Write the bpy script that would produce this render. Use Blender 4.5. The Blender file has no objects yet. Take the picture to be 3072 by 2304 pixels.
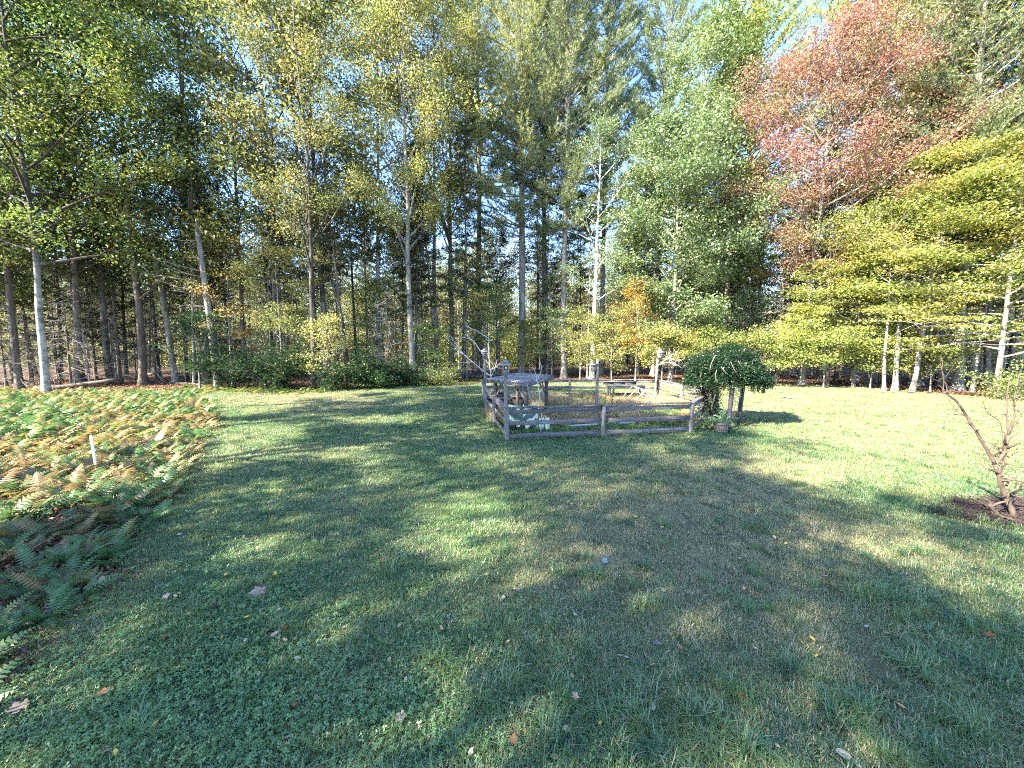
import bpy, math, random
import numpy as np
from mathutils import Vector, Matrix, Euler
from math import radians, sin, cos, pi, tan, atan2, sqrt

random.seed(7)
RNG = np.random.default_rng(11)
scene = bpy.context.scene
COL = scene.collection

# ------------------------------------------------------------------ camera
CAM_H = 2.85
F_PX, CU, CV, HORIZON = 1115.0, 1536.0, 1152.0, 1051.0      # photo pixels (3072 x 2304)
PITCH = math.atan((CV - HORIZON) / F_PX)
cam_d = bpy.data.cameras.new('camera')
cam_d.lens = F_PX / 3072.0 * 36.0
cam_d.sensor_width = 36.0
cam_d.clip_start = 0.05
cam_d.clip_end = 2000.0
cam = bpy.data.objects.new('camera', cam_d)
cam.location = (0, 0, CAM_H)
cam.rotation_euler = (pi / 2 - PITCH, 0, 0)
COL.objects.link(cam)
scene.camera = cam

# ------------------------------------------------------------------ sky and sun
SUN_EL = radians(34.5)
SUN_H = Vector((-0.85, -0.53)).normalized()                # horizontal direction towards the sun
world = bpy.data.worlds.new('World')
scene.world = world
world.use_nodes = True
wn = world.node_tree
bg = wn.nodes['Background']
sky = wn.nodes.new('ShaderNodeTexSky')
sky.sky_type = 'NISHITA'
sky.sun_disc = False
sky.sun_elevation = SUN_EL
sky.sun_rotation = atan2(SUN_H.x, SUN_H.y)
sky.air_density = 0.8
sky.dust_density = 0.2
sky.ozone_density = 4.0
wn.links.new(sky.outputs[0], bg.inputs[0])
bg.inputs[1].default_value = 0.12
sun_d = bpy.data.lights.new('sun', 'SUN')
sun_d.energy = 5.0
sun_d.angle = radians(0.55)
sun_d.color = (1.0, 0.90, 0.71)
sun = bpy.data.objects.new('sun', sun_d)
travel = Vector((-SUN_H.x * cos(SUN_EL), -SUN_H.y * cos(SUN_EL), -sin(SUN_EL)))
sun.rotation_euler = travel.to_track_quat('-Z', 'Y').to_euler()
sun.location = (-30, -20, 40)
COL.objects.link(sun)

scene.view_settings.view_transform = 'Standard'
scene.view_settings.look = 'None'
scene.view_settings.gamma = 1.0
scene.view_settings.use_curve_mapping = False
scene.view_settings.exposure = 2.95
scene.render.engine = 'CYCLES'
cy = scene.cycles
cy.max_bounces = 4
cy.diffuse_bounces = 2
cy.glossy_bounces = 2
cy.transmission_bounces = 3
cy.transparent_max_bounces = 4
cy.filter_width = 1.1
cy.use_denoising = False
cy.use_adaptive_sampling = True
cy.adaptive_threshold = 0.02
cy.sample_clamp_indirect = 3.0

# ------------------------------------------------------------------ pixel helpers
def ray(u, v):
    d = Vector(((u - CU) / F_PX, 1.0, -(v - CV) / F_PX))
    c, s = cos(PITCH), sin(PITCH)
    return Vector((d.x, d.y * c + d.z * s, -d.y * s + d.z * c))

def G(u, v, z=0.0):
    d = ray(u, v)
    t = (z - CAM_H) / d.z
    return Vector((d.x * t, d.y * t, z))

def D(u, v, y):
    d = ray(u, v)
    t = y / d.y
    return Vector((d.x * t, y, CAM_H + d.z * t))

# ------------------------------------------------------------------ materials
def new_mat(name):
    m = bpy.data.materials.new(name)
    m.use_nodes = True
    m.node_tree.nodes.clear()
    out = m.node_tree.nodes.new('ShaderNodeOutputMaterial')
    return m, m.node_tree, out

def N(nt, t, **kw):
    n = nt.nodes.new(t)
    for k, v in kw.items():
        setattr(n, k, v)
    return n

def mixc(nt, fac, a, b, mode='MIX'):
    n = N(nt, 'ShaderNodeMix', data_type='RGBA', blend_type=mode)
    for sock, val in ((n.inputs[0], fac), (n.inputs[6], a), (n.inputs[7], b)):
        if hasattr(val, 'is_linked'):
            nt.links.new(val, sock)
        elif isinstance(val, (int, float)):
            sock.default_value = val
        else:
            sock.default_value = (*val, 1.0)
    return n.outputs[2]

def ramp(nt, fac, lo, hi):
    n = N(nt, 'ShaderNodeMapRange')
    nt.links.new(fac, n.inputs[0])
    n.inputs[1].default_value = lo
    n.inputs[2].default_value = hi
    return n.outputs[0]

def noise(nt, vec, scale, detail=3.0, rough=0.55):
    n = N(nt, 'ShaderNodeTexNoise')
    n.inputs['Scale'].default_value = scale
    n.inputs['Detail'].default_value = detail
    n.inputs['Roughness'].default_value = rough
    if vec is not None:
        nt.links.new(vec, n.inputs['Vector'])
    return n.outputs[0]

def scaled(nt, vec, s):
    n = N(nt, 'ShaderNodeVectorMath', operation='MULTIPLY')
    nt.links.new(vec, n.inputs[0])
    n.inputs[1].default_value = s
    return n.outputs[0]

def leaf_shader(nt, out, col, trans=0.4, gloss=0.04, rough=0.45):
    d = N(nt, 'ShaderNodeBsdfDiffuse')
    t = N(nt, 'ShaderNodeBsdfTranslucent')
    g = N(nt, 'ShaderNodeBsdfGlossy')
    g.inputs['Roughness'].default_value = rough
    g.inputs['Color'].default_value = (1, 1, 1, 1)
    nt.links.new(col, d.inputs[0])
    nt.links.new(col, t.inputs[0])
    m = N(nt, 'ShaderNodeMixShader')
    m.inputs[0].default_value = trans
    nt.links.new(d.outputs[0], m.inputs[1])
    nt.links.new(t.outputs[0], m.inputs[2])
    m2 = N(nt, 'ShaderNodeMixShader')
    m2.inputs[0].default_value = gloss
    nt.links.new(m.outputs[0], m2.inputs[1])
    nt.links.new(g.outputs[0], m2.inputs[2])
    nt.links.new(m2.outputs[0], out.inputs[0])

def leaf_mat(name, c1, c2, c3, trans=0.42, clump=0.35, gloss=0.04, use_color=False):
    """c1/c2 vary leaf by leaf, c3 in whole clumps, some change from tree to tree."""
    m, nt, out = new_mat(name)
    geo = N(nt, 'ShaderNodeNewGeometry')
    isl = geo.outputs['Random Per Island']
    tc = N(nt, 'ShaderNodeTexCoord')
    oi = N(nt, 'ShaderNodeObjectInfo')
    c = mixc(nt, isl, c1, c2)
    nz = noise(nt, tc.outputs['Object'], clump, 2.0)
    c = mixc(nt, ramp(nt, nz, 0.45, 0.62), c, c3)
    # a little value change per tree
    hsv = N(nt, 'ShaderNodeHueSaturation')
    mr = N(nt, 'ShaderNodeMapRange')
    nt.links.new(oi.outputs['Random'], mr.inputs[0])
    mr.inputs[3].default_value = 0.85
    mr.inputs[4].default_value = 1.15
    nt.links.new(mr.outputs[0], hsv.inputs['Value'])
    nt.links.new(c, hsv.inputs['Color'])
    c = hsv.outputs[0]
    if use_color:
        c = mixc(nt, 1.0, c, oi.outputs['Color'], 'MULTIPLY')
    leaf_shader(nt, out, c, trans, gloss)
    return m

def solid_mat(name, c1, c2, scale=8.0, stretch=(1, 1, 1), rough=0.85, bump=0.3, c3=None, coord='Object', detail=5.0, spec=0.25, use_color=False):
    m, nt, out = new_mat(name)
    tc = N(nt, 'ShaderNodeTexCoord')
    vec = scaled(nt, tc.outputs[coord], stretch)
    oi = N(nt, 'ShaderNodeObjectInfo')
    addv = N(nt, 'ShaderNodeVectorMath', operation='ADD')
    nt.links.new(vec, addv.inputs[0])
    cmb = N(nt, 'ShaderNodeCombineXYZ')
    mm = N(nt, 'ShaderNodeMath', operation='MULTIPLY')
    nt.links.new(oi.outputs['Random'], mm.inputs[0])
    mm.inputs[1].default_value = 53.0
    nt.links.new(mm.outputs[0], cmb.inputs[0])
    nt.links.new(mm.outputs[0], cmb.inputs[2])
    nt.links.new(cmb.outputs[0], addv.inputs[1])
    v = addv.outputs[0]
    nz = noise(nt, v, scale, detail, 0.6)
    c = mixc(nt, ramp(nt, nz, 0.32, 0.68), c1, c2)
    if c3 is not None:
        nz2 = noise(nt, v, scale * 0.33, 3.0)
        c = mixc(nt, ramp(nt, nz2, 0.5, 0.66), c, c3)
    if use_color:
        c = mixc(nt, 1.0, c, oi.outputs['Color'], 'MULTIPLY')
    b = N(nt, 'ShaderNodeBsdfPrincipled')
    b.inputs['Roughness'].default_value = rough
    b.inputs['Specular IOR Level'].default_value = spec
    nt.links.new(c, b.inputs['Base Color'])
    if bump:
        bp = N(nt, 'ShaderNodeBump')
        bp.inputs['Strength'].default_value = bump
        bp.inputs['Distance'].default_value = 0.02
        nt.links.new(nz, bp.inputs['Height'])
        nt.links.new(bp.outputs[0], b.inputs['Normal'])
    nt.links.new(b.outputs[0], out.inputs[0])
    return m

M = {}
# barks
M['bark_brown'] = solid_mat('bark_brown', (0.05, 0.038, 0.03), (0.17, 0.14, 0.115), 9, (1, 1, 0.22), 0.9, 0.9, (0.13, 0.13, 0.115))
M['bark_grey'] = solid_mat('bark_grey', (0.085, 0.075, 0.068), (0.26, 0.24, 0.215), 8, (1, 1, 0.25), 0.9, 0.9, (0.27, 0.27, 0.245))
M['bark_dark'] = solid_mat('bark_dark', (0.022, 0.018, 0.015), (0.10, 0.085, 0.07), 8, (1, 1, 0.22), 0.92, 0.9, (0.14, 0.14, 0.12))
M['bark_pale'] = solid_mat('bark_pale', (0.20, 0.195, 0.18), (0.46, 0.45, 0.43), 5, (1, 1, 1.6), 0.85, 0.6, (0.13, 0.13, 0.115))
M['bark_white'] = solid_mat('bark_white', (0.42, 0.40, 0.36), (0.62, 0.60, 0.56), 5, (1, 1, 2.4), 0.8, 0.4, (0.12, 0.10, 0.09))
M['bark_red'] = solid_mat('bark_red', (0.10, 0.05, 0.035), (0.24, 0.13, 0.09), 8, (1, 1, 0.25), 0.9, 0.9)
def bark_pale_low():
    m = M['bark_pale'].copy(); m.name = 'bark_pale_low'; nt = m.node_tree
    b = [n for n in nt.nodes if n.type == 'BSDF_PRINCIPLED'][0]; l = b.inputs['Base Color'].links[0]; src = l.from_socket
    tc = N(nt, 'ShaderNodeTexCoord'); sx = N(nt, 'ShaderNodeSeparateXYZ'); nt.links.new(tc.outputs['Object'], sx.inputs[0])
    c = mixc(nt, ramp(nt, sx.outputs[2], 6.0, 10.0), src, (0.055, 0.048, 0.042)); nt.links.new(c, b.inputs['Base Color'])  # shade on the upper trunk and limbs painted in as darker bark
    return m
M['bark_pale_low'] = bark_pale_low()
M['dead_twig'] = solid_mat('dead_twig', (0.22, 0.19, 0.16), (0.42, 0.38, 0.33), 6, (1, 1, 1), 0.9, 0.3)
M['bare_branch'] = solid_mat('bare_branch', (0.34, 0.31, 0.29), (0.56, 0.53, 0.50), 9, (1, 1, 1), 0.85, 0.3)
# foliage
M['leaf_green'] = leaf_mat('leaf_green', (0.075, 0.14, 0.04), (0.15, 0.22, 0.06), (0.21, 0.24, 0.06))
M['leaf_left'] = leaf_mat('leaf_left', (0.065, 0.135, 0.032), (0.14, 0.21, 0.045), (0.22, 0.24, 0.05), trans=0.5)
M['leaf_silver'] = leaf_mat('leaf_silver', (0.12, 0.195, 0.085), (0.23, 0.31, 0.14), (0.19, 0.25, 0.10), gloss=0.06)
M['leaf_yellow'] = leaf_mat('leaf_yellow', (0.27, 0.28, 0.09), (0.42, 0.39, 0.11), (0.22, 0.26, 0.08))
M['leaf_yellowgreen'] = leaf_mat('leaf_yellowgreen', (0.15, 0.19, 0.06), (0.24, 0.26, 0.08), (0.28, 0.26, 0.09))
M['leaf_beech'] = leaf_mat('leaf_beech', (0.22, 0.30, 0.08), (0.36, 0.41, 0.11), (0.40, 0.37, 0.10), trans=0.45)
M['leaf_red'] = leaf_mat('leaf_red', (0.33, 0.135, 0.11), (0.45, 0.25, 0.205), (0.33, 0.24, 0.13), trans=0.42, clump=0.28)
M['leaf_darkred'] = leaf_mat('leaf_darkred', (0.14, 0.04, 0.035), (0.25, 0.08, 0.05), (0.20, 0.12, 0.05))
M['leaf_orange'] = leaf_mat('leaf_orange', (0.36, 0.23, 0.06), (0.46, 0.34, 0.09), (0.36, 0.34, 0.10), trans=0.45)
M['leaf_gold'] = leaf_mat('leaf_gold', (0.27, 0.29, 0.09), (0.38, 0.36, 0.11), (0.22, 0.27, 0.09), trans=0.45)
M['leaf_shrub'] = leaf_mat('leaf_shrub', (0.025, 0.06, 0.026), (0.05, 0.10, 0.042), (0.04, 0.085, 0.028), gloss=0.015, trans=0.25)
M['leaf_vine_shaded'] = leaf_mat('leaf_vine_shaded', (0.008, 0.027, 0.013), (0.018, 0.05, 0.021), (0.014, 0.04, 0.014), clump=1.5, trans=0.25, gloss=0.03)  # dark vine leaf deepened further to stand in for tree shade
M['needle_pine'] = leaf_mat('needle_pine', (0.22, 0.27, 0.10), (0.35, 0.37, 0.15), (0.31, 0.34, 0.12), trans=0.45)
M['needle_blue'] = leaf_mat('needle_blue', (0.16, 0.22, 0.11), (0.26, 0.31, 0.16), (0.22, 0.27, 0.11), trans=0.45)
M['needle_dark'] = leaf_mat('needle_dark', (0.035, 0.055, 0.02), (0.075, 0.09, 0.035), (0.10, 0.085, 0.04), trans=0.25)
M['fern'] = leaf_mat('fern', (0.8, 0.8, 0.8), (1.0, 1.0, 1.0), (0.9, 0.95, 0.85), trans=0.4, clump=2.0, use_color=True)
M['fern_border'] = leaf_mat('fern_border', (0.07, 0.16, 0.035), (0.14, 0.24, 0.05), (0.22, 0.25, 0.06), trans=0.4, clump=0.6)
M['fern_mixed'] = leaf_mat('fern_mixed', (0.22, 0.20, 0.07), (0.32, 0.25, 0.11), (0.12, 0.20, 0.05), trans=0.4, clump=0.5)
M['fallen_leaf'] = solid_mat('fallen_leaf', (0.75, 0.75, 0.75), (1, 1, 1), 30, (1, 1, 1), 0.6, 0.0, use_color=True)
M['clover'] = leaf_mat('clover', (0.085, 0.19, 0.06), (0.17, 0.30, 0.11), (0.14, 0.25, 0.08), trans=0.3, clump=3.0, gloss=0.06)
M['silver_weed'] = leaf_mat('silver_weed', (0.30, 0.38, 0.32), (0.48, 0.55, 0.48), (0.36, 0.42, 0.34), trans=0.2, clump=3.0)
M['dry_grass'] = leaf_mat('dry_grass', (0.42, 0.30, 0.15), (0.62, 0.48, 0.28), (0.50, 0.40, 0.20), trans=0.35, clump=1.2)
M['weed_green'] = leaf_mat('weed_green', (0.12, 0.22, 0.05), (0.22, 0.32, 0.08), (0.3, 0.34, 0.1), trans=0.4, clump=1.0)
M['barrel_plant'] = leaf_mat('barrel_plant', (0.10, 0.19, 0.10), (0.19, 0.29, 0.16), (0.14, 0.24, 0.12), trans=0.3, clump=3.0)
# wood and other
M['wood_grey'] = solid_mat('wood_grey', (0.05, 0.047, 0.052), (0.21, 0.20, 0.215), 5, (0.5, 7, 7), 0.85, 0.5, (0.12, 0.10, 0.09), use_color=True)
M['wood_post'] = solid_mat('wood_post', (0.065, 0.06, 0.06), (0.24, 0.225, 0.225), 5, (7, 7, 0.5), 0.85, 0.5, (0.15, 0.13, 0.115), use_color=True)
M['wood_dark'] = solid_mat('wood_dark', (0.035, 0.03, 0.03), (0.10, 0.085, 0.08), 5, (0.6, 6, 6), 0.8, 0.4)
M['wood_slat'] = solid_mat('wood_slat', (0.10, 0.098, 0.10), (0.28, 0.275, 0.285), 6, (0.6, 8, 8), 0.85, 0.4)
M['strip_pale'] = solid_mat('strip_pale', (0.36, 0.34, 0.32), (0.58, 0.56, 0.53), 6, (1, 4, 4), 0.8, 0.2)
M['paint_dark_green'] = solid_mat('paint_dark_green', (0.06, 0.12, 0.09), (0.10, 0.165, 0.13), 7, (1, 1, 0.4), 0.6, 0.15)
M['paint_pale_green'] = solid_mat('paint_pale_green', (0.50, 0.60, 0.46), (0.68, 0.74, 0.62), 7, (1, 1, 0.4), 0.6, 0.15)
M['hole_black'] = solid_mat('hole_black', (0.008, 0.007, 0.006), (0.012, 0.01, 0.01), 5, bump=0)
M['metal_hoop'] = solid_mat('metal_hoop', (0.09, 0.06, 0.05), (0.20, 0.13, 0.10), 12, rough=0.6, bump=0.2)
M['wire'] = solid_mat('wire', (0.16, 0.14, 0.12), (0.26, 0.24, 0.21), 20, rough=0.5, bump=0)
M['stake_white'] = solid_mat('stake_white', (0.62, 0.64, 0.70), (0.78, 0.80, 0.84), 6, rough=0.5, bump=0.1)
M['stone'] = solid_mat('stone', (0.22, 0.21, 0.19), (0.42, 0.40, 0.37), 6, rough=0.9, bump=0.6)
M['mulch'] = solid_mat('mulch', (0.018, 0.014, 0.014), (0.07, 0.05, 0.05), 26, rough=0.95, bump=0.9)
M['bark_shrub'] = solid_mat('bark_shrub', (0.045, 0.035, 0.028), (0.13, 0.10, 0.08), 10, (1, 1, 0.5), 0.9, 0.5)

# ground
def ground_mat(name, c1, c2, c3, s1, s2, bump=0.5):
    m, nt, out = new_mat(name)
    geo = N(nt, 'ShaderNodeNewGeometry')
    v = geo.outputs['Position']
    a = noise(nt, v, s1, 6.0, 0.7)
    b = noise(nt, v, s2, 4.0)
    c = mixc(nt, ramp(nt, a, 0.3, 0.7), c1, c2)
    c = mixc(nt, ramp(nt, b, 0.45, 0.62), c, c3)
    p = N(nt, 'ShaderNodeBsdfPrincipled')
    p.inputs['Roughness'].default_value = 0.95
    p.inputs['Specular IOR Level'].default_value = 0.1
    nt.links.new(c, p.inputs['Base Color'])
    bp = N(nt, 'ShaderNodeBump')
    bp.inputs['Strength'].default_value = bump
    bp.inputs['Distance'].default_value = 0.04
    nt.links.new(a, bp.inputs['Height'])
    nt.links.new(bp.outputs[0], p.inputs['Normal'])
    nt.links.new(p.outputs[0], out.inputs[0])
    return m
M['forest_floor'] = ground_mat('forest_floor', (0.05, 0.03, 0.022), (0.17, 0.11, 0.08), (0.10, 0.07, 0.05), 14.0, 0.7, 0.8)
M['lawn_soil'] = ground_mat('lawn_soil', (0.045, 0.06, 0.03), (0.12, 0.125, 0.07), (0.15, 0.125, 0.08), 22.0, 0.5, 0.6)
M['bed_soil'] = ground_mat('bed_soil', (0.04, 0.022, 0.018), (0.13, 0.065, 0.05), (0.09, 0.05, 0.035), 18.0, 1.0, 0.9)

# lawn grass: green / blue green / straw, driven by place and by each patch's 'dry' value (dead straw plus painted sunlight)
def grass_mat():
    m, nt, out = new_mat('lawn_grass')
    geo = N(nt, 'ShaderNodeNewGeometry')
    isl = geo.outputs['Random Per Island']
    c = mixc(nt, isl, (0.085, 0.185, 0.07), (0.165, 0.28, 0.105))
    nz = noise(nt, geo.outputs['Position'], 0.9, 3.0)
    c = mixc(nt, ramp(nt, nz, 0.42, 0.65), c, (0.21, 0.285, 0.10))
    nz2 = noise(nt, geo.outputs['Position'], 2.3, 3.0)
    c = mixc(nt, ramp(nt, nz2, 0.5, 0.68), c, (0.075, 0.17, 0.085))
    at = N(nt, 'ShaderNodeAttribute', attribute_type='INSTANCER', attribute_name='dry')
    mth = N(nt, 'ShaderNodeMath', operation='MULTIPLY')      # pseudo second random of the blade
    nt.links.new(isl, mth.inputs[0]); mth.inputs[1].default_value = 17.31
    fr = N(nt, 'ShaderNodeMath', operation='FRACT')
    nt.links.new(mth.outputs[0], fr.inputs[0])
    lt = N(nt, 'ShaderNodeMath', operation='LESS_THAN')
    nt.links.new(fr.outputs[0], lt.inputs[0])
    nt.links.new(at.outputs['Fac'], lt.inputs[1])
    straw = mixc(nt, isl, (0.31, 0.275, 0.15), (0.49, 0.44, 0.26))
    c = mixc(nt, lt.outputs[0], c, straw)
    leaf_shader(nt, out, c, 0.35, 0.05, 0.4)
    return m
M['lawn_grass'] = grass_mat()

# ------------------------------------------------------------------ mesh helpers
class MB:
    def __init__(s):
        s.v, s.q, s.t, s.n = [], [], [], 0
    def add(s, v, q=None, t=None):
        v = np.asarray(v, float).reshape(-1, 3)
        if q is not None and len(q): s.q.append(np.asarray(q, int) + s.n)
        if t is not None and len(t): s.t.append(np.asarray(t, int) + s.n)
        s.v.append(v); s.n += len(v)
    def mesh(s, name, mat, smooth=False):
        me = bpy.data.meshes.new(name)
        v = np.concatenate(s.v) if s.v else np.zeros((0, 3))
        q = np.concatenate(s.q) if s.q else np.zeros((0, 4), int)
        t = np.concatenate(s.t) if s.t else np.zeros((0, 3), int)
        me.vertices.add(len(v)); me.vertices.foreach_set('co', v.astype(np.float32).ravel())
        nl = q.size + t.size
        me.loops.add(nl)
        me.loops.foreach_set('vertex_index', np.concatenate([q.ravel(), t.ravel()]).astype(np.int32))
        me.polygons.add(len(q) + len(t))
        st = np.concatenate([np.arange(len(q)) * 4, q.size + np.arange(len(t)) * 3]).astype(np.int32)
        me.polygons.foreach_set('loop_start', st)
        me.update(calc_edges=True)
        me.validate()
        if smooth:
            me.polygons.foreach_set('use_smooth', np.ones(len(me.polygons), bool))
        if mat is not None:
            me.materials.append(M[mat] if isinstance(mat, str) else mat)
        return me
    def tube(s, pts, rad, sides=5, cap=True):
        P = np.asarray(pts, float); n = len(P)
        R = np.asarray(rad, float) * np.ones(n)
        T = np.gradient(P, axis=0)
        T /= np.linalg.norm(T, axis=1)[:, None] + 1e-9
        ref = np.array([0.31, 0.95, 0.07]) if abs(T[0][2]) > 0.7 else np.array([0, 0, 1.0])
        A = np.cross(T, ref); A /= np.linalg.norm(A, axis=1)[:, None] + 1e-9
        B = np.cross(T, A)
        an = np.arange(sides) / sides * 2 * pi
        V = P[:, None, :] + R[:, None, None] * (np.cos(an)[None, :, None] * A[:, None, :] + np.sin(an)[None, :, None] * B[:, None, :])
        i = np.arange(n - 1)[:, None] * sides; j = np.arange(sides)[None, :]; k = (j + 1) % sides
        Q = np.stack([i + j, i + k, i + sides + k, i + sides + j], -1).reshape(-1, 4)
        V = V.reshape(-1, 3)
        t = None
        if cap:
            V = np.vstack([V, P[0], P[-1]])
            c0, c1 = n * sides, n * sides + 1; l = (n - 1) * sides
            t = [(c0, (a + 1) % sides, a) for a in range(sides)] + [(c1, l + a, l + (a + 1) % sides) for a in range(sides)]
        s.add(V, Q, t)
    def box(s, x0, x1, y0, y1, z0, z1):
        v = [(x, y, z) for x in (x0, x1) for y in (y0, y1) for z in (z0, z1)]
        s.add(v, [(0, 1, 3, 2), (4, 6, 7, 5), (0, 4, 5, 1), (2, 3, 7, 6), (0, 2, 6, 4), (1, 5, 7, 3)])

def unit(a):
    return a / (np.linalg.norm(a, axis=-1, keepdims=True) + 1e-9)

def add_leaves(mb, C, L, rng, flat=0.5, width=0.62, fold=0.15):
    """one folded diamond face per leaf"""
    n = len(C)
    nr = unit(rng.normal(size=(n, 3)) * np.array([1, 1, 1]) + np.array([0, 0, flat * 3.0]))
    tg = unit(np.cross(nr, rng.normal(size=(n, 3))))
    bt = np.cross(nr, tg)
    l = (L * rng.uniform(0.7, 1.25, n))[:, None]
    w = l * width
    v = np.empty((n, 4, 3))
    v[:, 0] = C - tg * l * 0.5
    v[:, 1] = C + bt * w * 0.5 + nr * l * fold
    v[:, 2] = C + tg * l * 0.5 - nr * l * fold
    v[:, 3] = C - bt * w * 0.5 + nr * l * fold
    mb.add(v.reshape(-1, 3), np.arange(n * 4).reshape(n, 4))

def add_tufts(mb, C, Dr, k, L, w, rng, spread=0.9):
    n = len(C)
    d = unit(Dr[:, None, :] + spread * rng.normal(size=(n, k, 3)))
    pr = unit(np.cross(d, rng.normal(size=(n, k, 3))))
    l = L * rng.uniform(0.7, 1.2, (n, k, 1))
    v = np.empty((n, k, 3, 3))
    v[:, :, 0] = C[:, None, :] - pr * w
    v[:, :, 1] = C[:, None, :] + pr * w
    v[:, :, 2] = C[:, None, :] + d * l
    mb.add(v.reshape(-1, 3), None, np.arange(n * k * 3).reshape(-1, 3))

def path(p0, d0, L, n, rng, wob=0.12, pull=(0, 0, 0)):
    p = np.array(p0, float); d = unit(np.array(d0, float)); pts = [p.copy()]
    for i in range(n):
        d = unit(d + wob * rng.normal(size=3) + np.array(pull) / n)
        p = p + d * L / n
        pts.append(p.copy())
    return np.array(pts)

# ------------------------------------------------------------------ object helpers
def obj(name, me, parent=None, loc=None, rot=None, scale=None):
    o = bpy.data.objects.new(name, me)
    COL.objects.link(o)
    if parent is not None: o.parent = parent
    if loc is not None: o.location = loc
    if rot is not None: o.rotation_euler = rot
    if scale is not None: o.scale = scale if hasattr(scale, '__len__') else (scale,) * 3
    return o

def tag(o, label, cat, group=None, kind=None):
    if label: o['label'] = label
    if cat: o['category'] = cat
    if group: o['group'] = group
    if kind: o['kind'] = kind
    return o

def thing(name, label, cat, loc, rotz=0.0, group=None):
    o = obj(name, None, None, loc, (0, 0, rotz))
    o.empty_display_size = 0.2
    return tag(o, label, cat, group)

def structure(name, me):
    o = obj(name, me); o['kind'] = 'structure'
    return o

def plank_mesh(L, h, t, mat, rng=RNG, wob=0.006, seg=5, axis='X'):
    """a board along X (or a post along Z): chamfered, slightly bowed"""
    c = min(h, t) * 0.12
    prof = [(-t / 2 + c, -h / 2), (t / 2 - c, -h / 2), (t / 2, -h / 2 + c), (t / 2, h / 2 - c), (t / 2 - c, h / 2), (-t / 2 + c, h / 2), (-t / 2, h / 2 - c), (-t / 2, -h / 2 + c)]
    xs = np.linspace(0, L, seg + 1)
    oy = np.cumsum(rng.normal(size=seg + 1)) * wob; oz = np.cumsum(rng.normal(size=seg + 1)) * wob
    oy -= np.linspace(oy[0], oy[-1], seg + 1); oz -= np.linspace(oz[0], oz[-1], seg + 1)
    V = []
    for i, x in enumerate(xs):
        for (a, b) in prof:
            V.append((x, a + oy[i], b + oz[i]))
    V = np.array(V); m = 8
    Q = [(i * m + j, (i + 1) * m + j, (i + 1) * m + (j + 1) % m, i * m + (j + 1) % m) for i in range(seg) for j in range(m)]
    nv = len(V)
    V = np.vstack([V, (0, oy[0], oz[0]), (L, oy[-1], oz[-1])])
    T = [(nv, j, (j + 1) % m) for j in range(m)] + [(nv + 1, seg * m + (j + 1) % m, seg * m + j) for j in range(m)]
    if axis == 'Z':
        V = np.stack([V[:, 2], V[:, 1], V[:, 0]], 1)
        Q = [q[::-1] for q in Q]; T = [t_[::-1] for t_ in T]
    mb = MB(); mb.add(V, Q, T)
    return mb.mesh('plank', mat)

def beam(name, parent, p0, p1, h, t, mat='wood_grey', roll=0.0, col=None, wob=0.004):
    """board from p0 to p1 (world), h = its upright size, t = its thickness"""
    p0, p1 = Vector(p0), Vector(p1)
    d = p1 - p0
    me = plank_mesh(d.length, h, t, mat, wob=wob)
    x = d.normalized()
    up = Vector((0, 0, 1)) if abs(x.z) < 0.95 else Vector((0, 1, 0))
    y = up.cross(x).normalized(); z = x.cross(y)
    R = Matrix((x, y, z)).transposed().to_4x4()
    if roll: R = R @ Matrix.Rotation(roll, 4, 'X')
    o = bpy.data.objects.new(name, me); COL.objects.link(o)
    W = Matrix.Translation(p0) @ R
    if parent is not None:
        o.parent = parent
        W = (Matrix.Translation(parent.location) @ parent.rotation_euler.to_matrix().to_4x4()).inverted() @ W
    o.matrix_local = W
    if col is None:
        k = random.uniform(0.8, 1.2); col = (k * random.uniform(0.96, 1.06), k, k * random.uniform(0.96, 1.05))
    o.color = (*col, 1)
    return o

# ------------------------------------------------------------------ ground
xs = np.concatenate([np.linspace(-420, -70, 12), np.linspace(-65, 65, 53), np.linspace(70, 420, 12)])
ys = np.concatenate([np.linspace(-120, -10, 10), np.linspace(-7.5, 100, 44), np.linspace(110, 620, 14)])
X, Y = np.meshgrid(xs, ys)
edge_y = 30.0
Z = -0.03 + 0.0 * X
rr = np.sqrt(X ** 2 + Y ** 2)
Z += np.clip((Y - 40) / 60, 0, 1) * (0.35 * np.sin(X * 0.21 + 1) * np.cos(Y * 0.17)) 
mb = MB(); nx = len(xs)
i = np.arange(len(ys) - 1)[:, None] * nx; j = np.arange(nx - 1)[None, :]
mb.add(np.stack([X, Y, Z], -1).reshape(-1, 3), np.stack([i + j, i + j + 1, i + nx + j + 1, i + nx + j], -1).reshape(-1, 4))
structure('ground', mb.mesh('ground', 'forest_floor'))

def smooth_poly(P, n=6, jit=0.0, seed=3):
    rng = np.random.default_rng(seed); P = [Vector((p[0], p[1], 0)) for p in P]; out = []
    for k in range(len(P)):
        a, b, c, d = P[k - 1], P[k], P[(k + 1) % len(P)], P[(k + 2) % len(P)]
        for s in range(n):
            t = s / n
            q = 0.5 * ((2 * b) + (c - a) * t + (2 * a - 5 * b + 4 * c - d) * t * t + (3 * b - a - 3 * c + d) * t ** 3)
            out.append((q.x + rng.normal() * jit, q.y + rng.normal() * jit))
    return np.array(out)

def inside(poly, x, y):
    x = np.asarray(x, float); y = np.asarray(y, float)
    r = np.zeros(x.shape, bool); n = len(poly); j = n - 1
    for i in range(n):
        xi, yi = poly[i]; xj, yj = poly[j]
        c = ((yi > y) != (yj > y)) & (x < (xj - xi) * (y - yi) / (yj - yi + 1e-12) + xi)
        r ^= c; j = i
    return r

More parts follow.
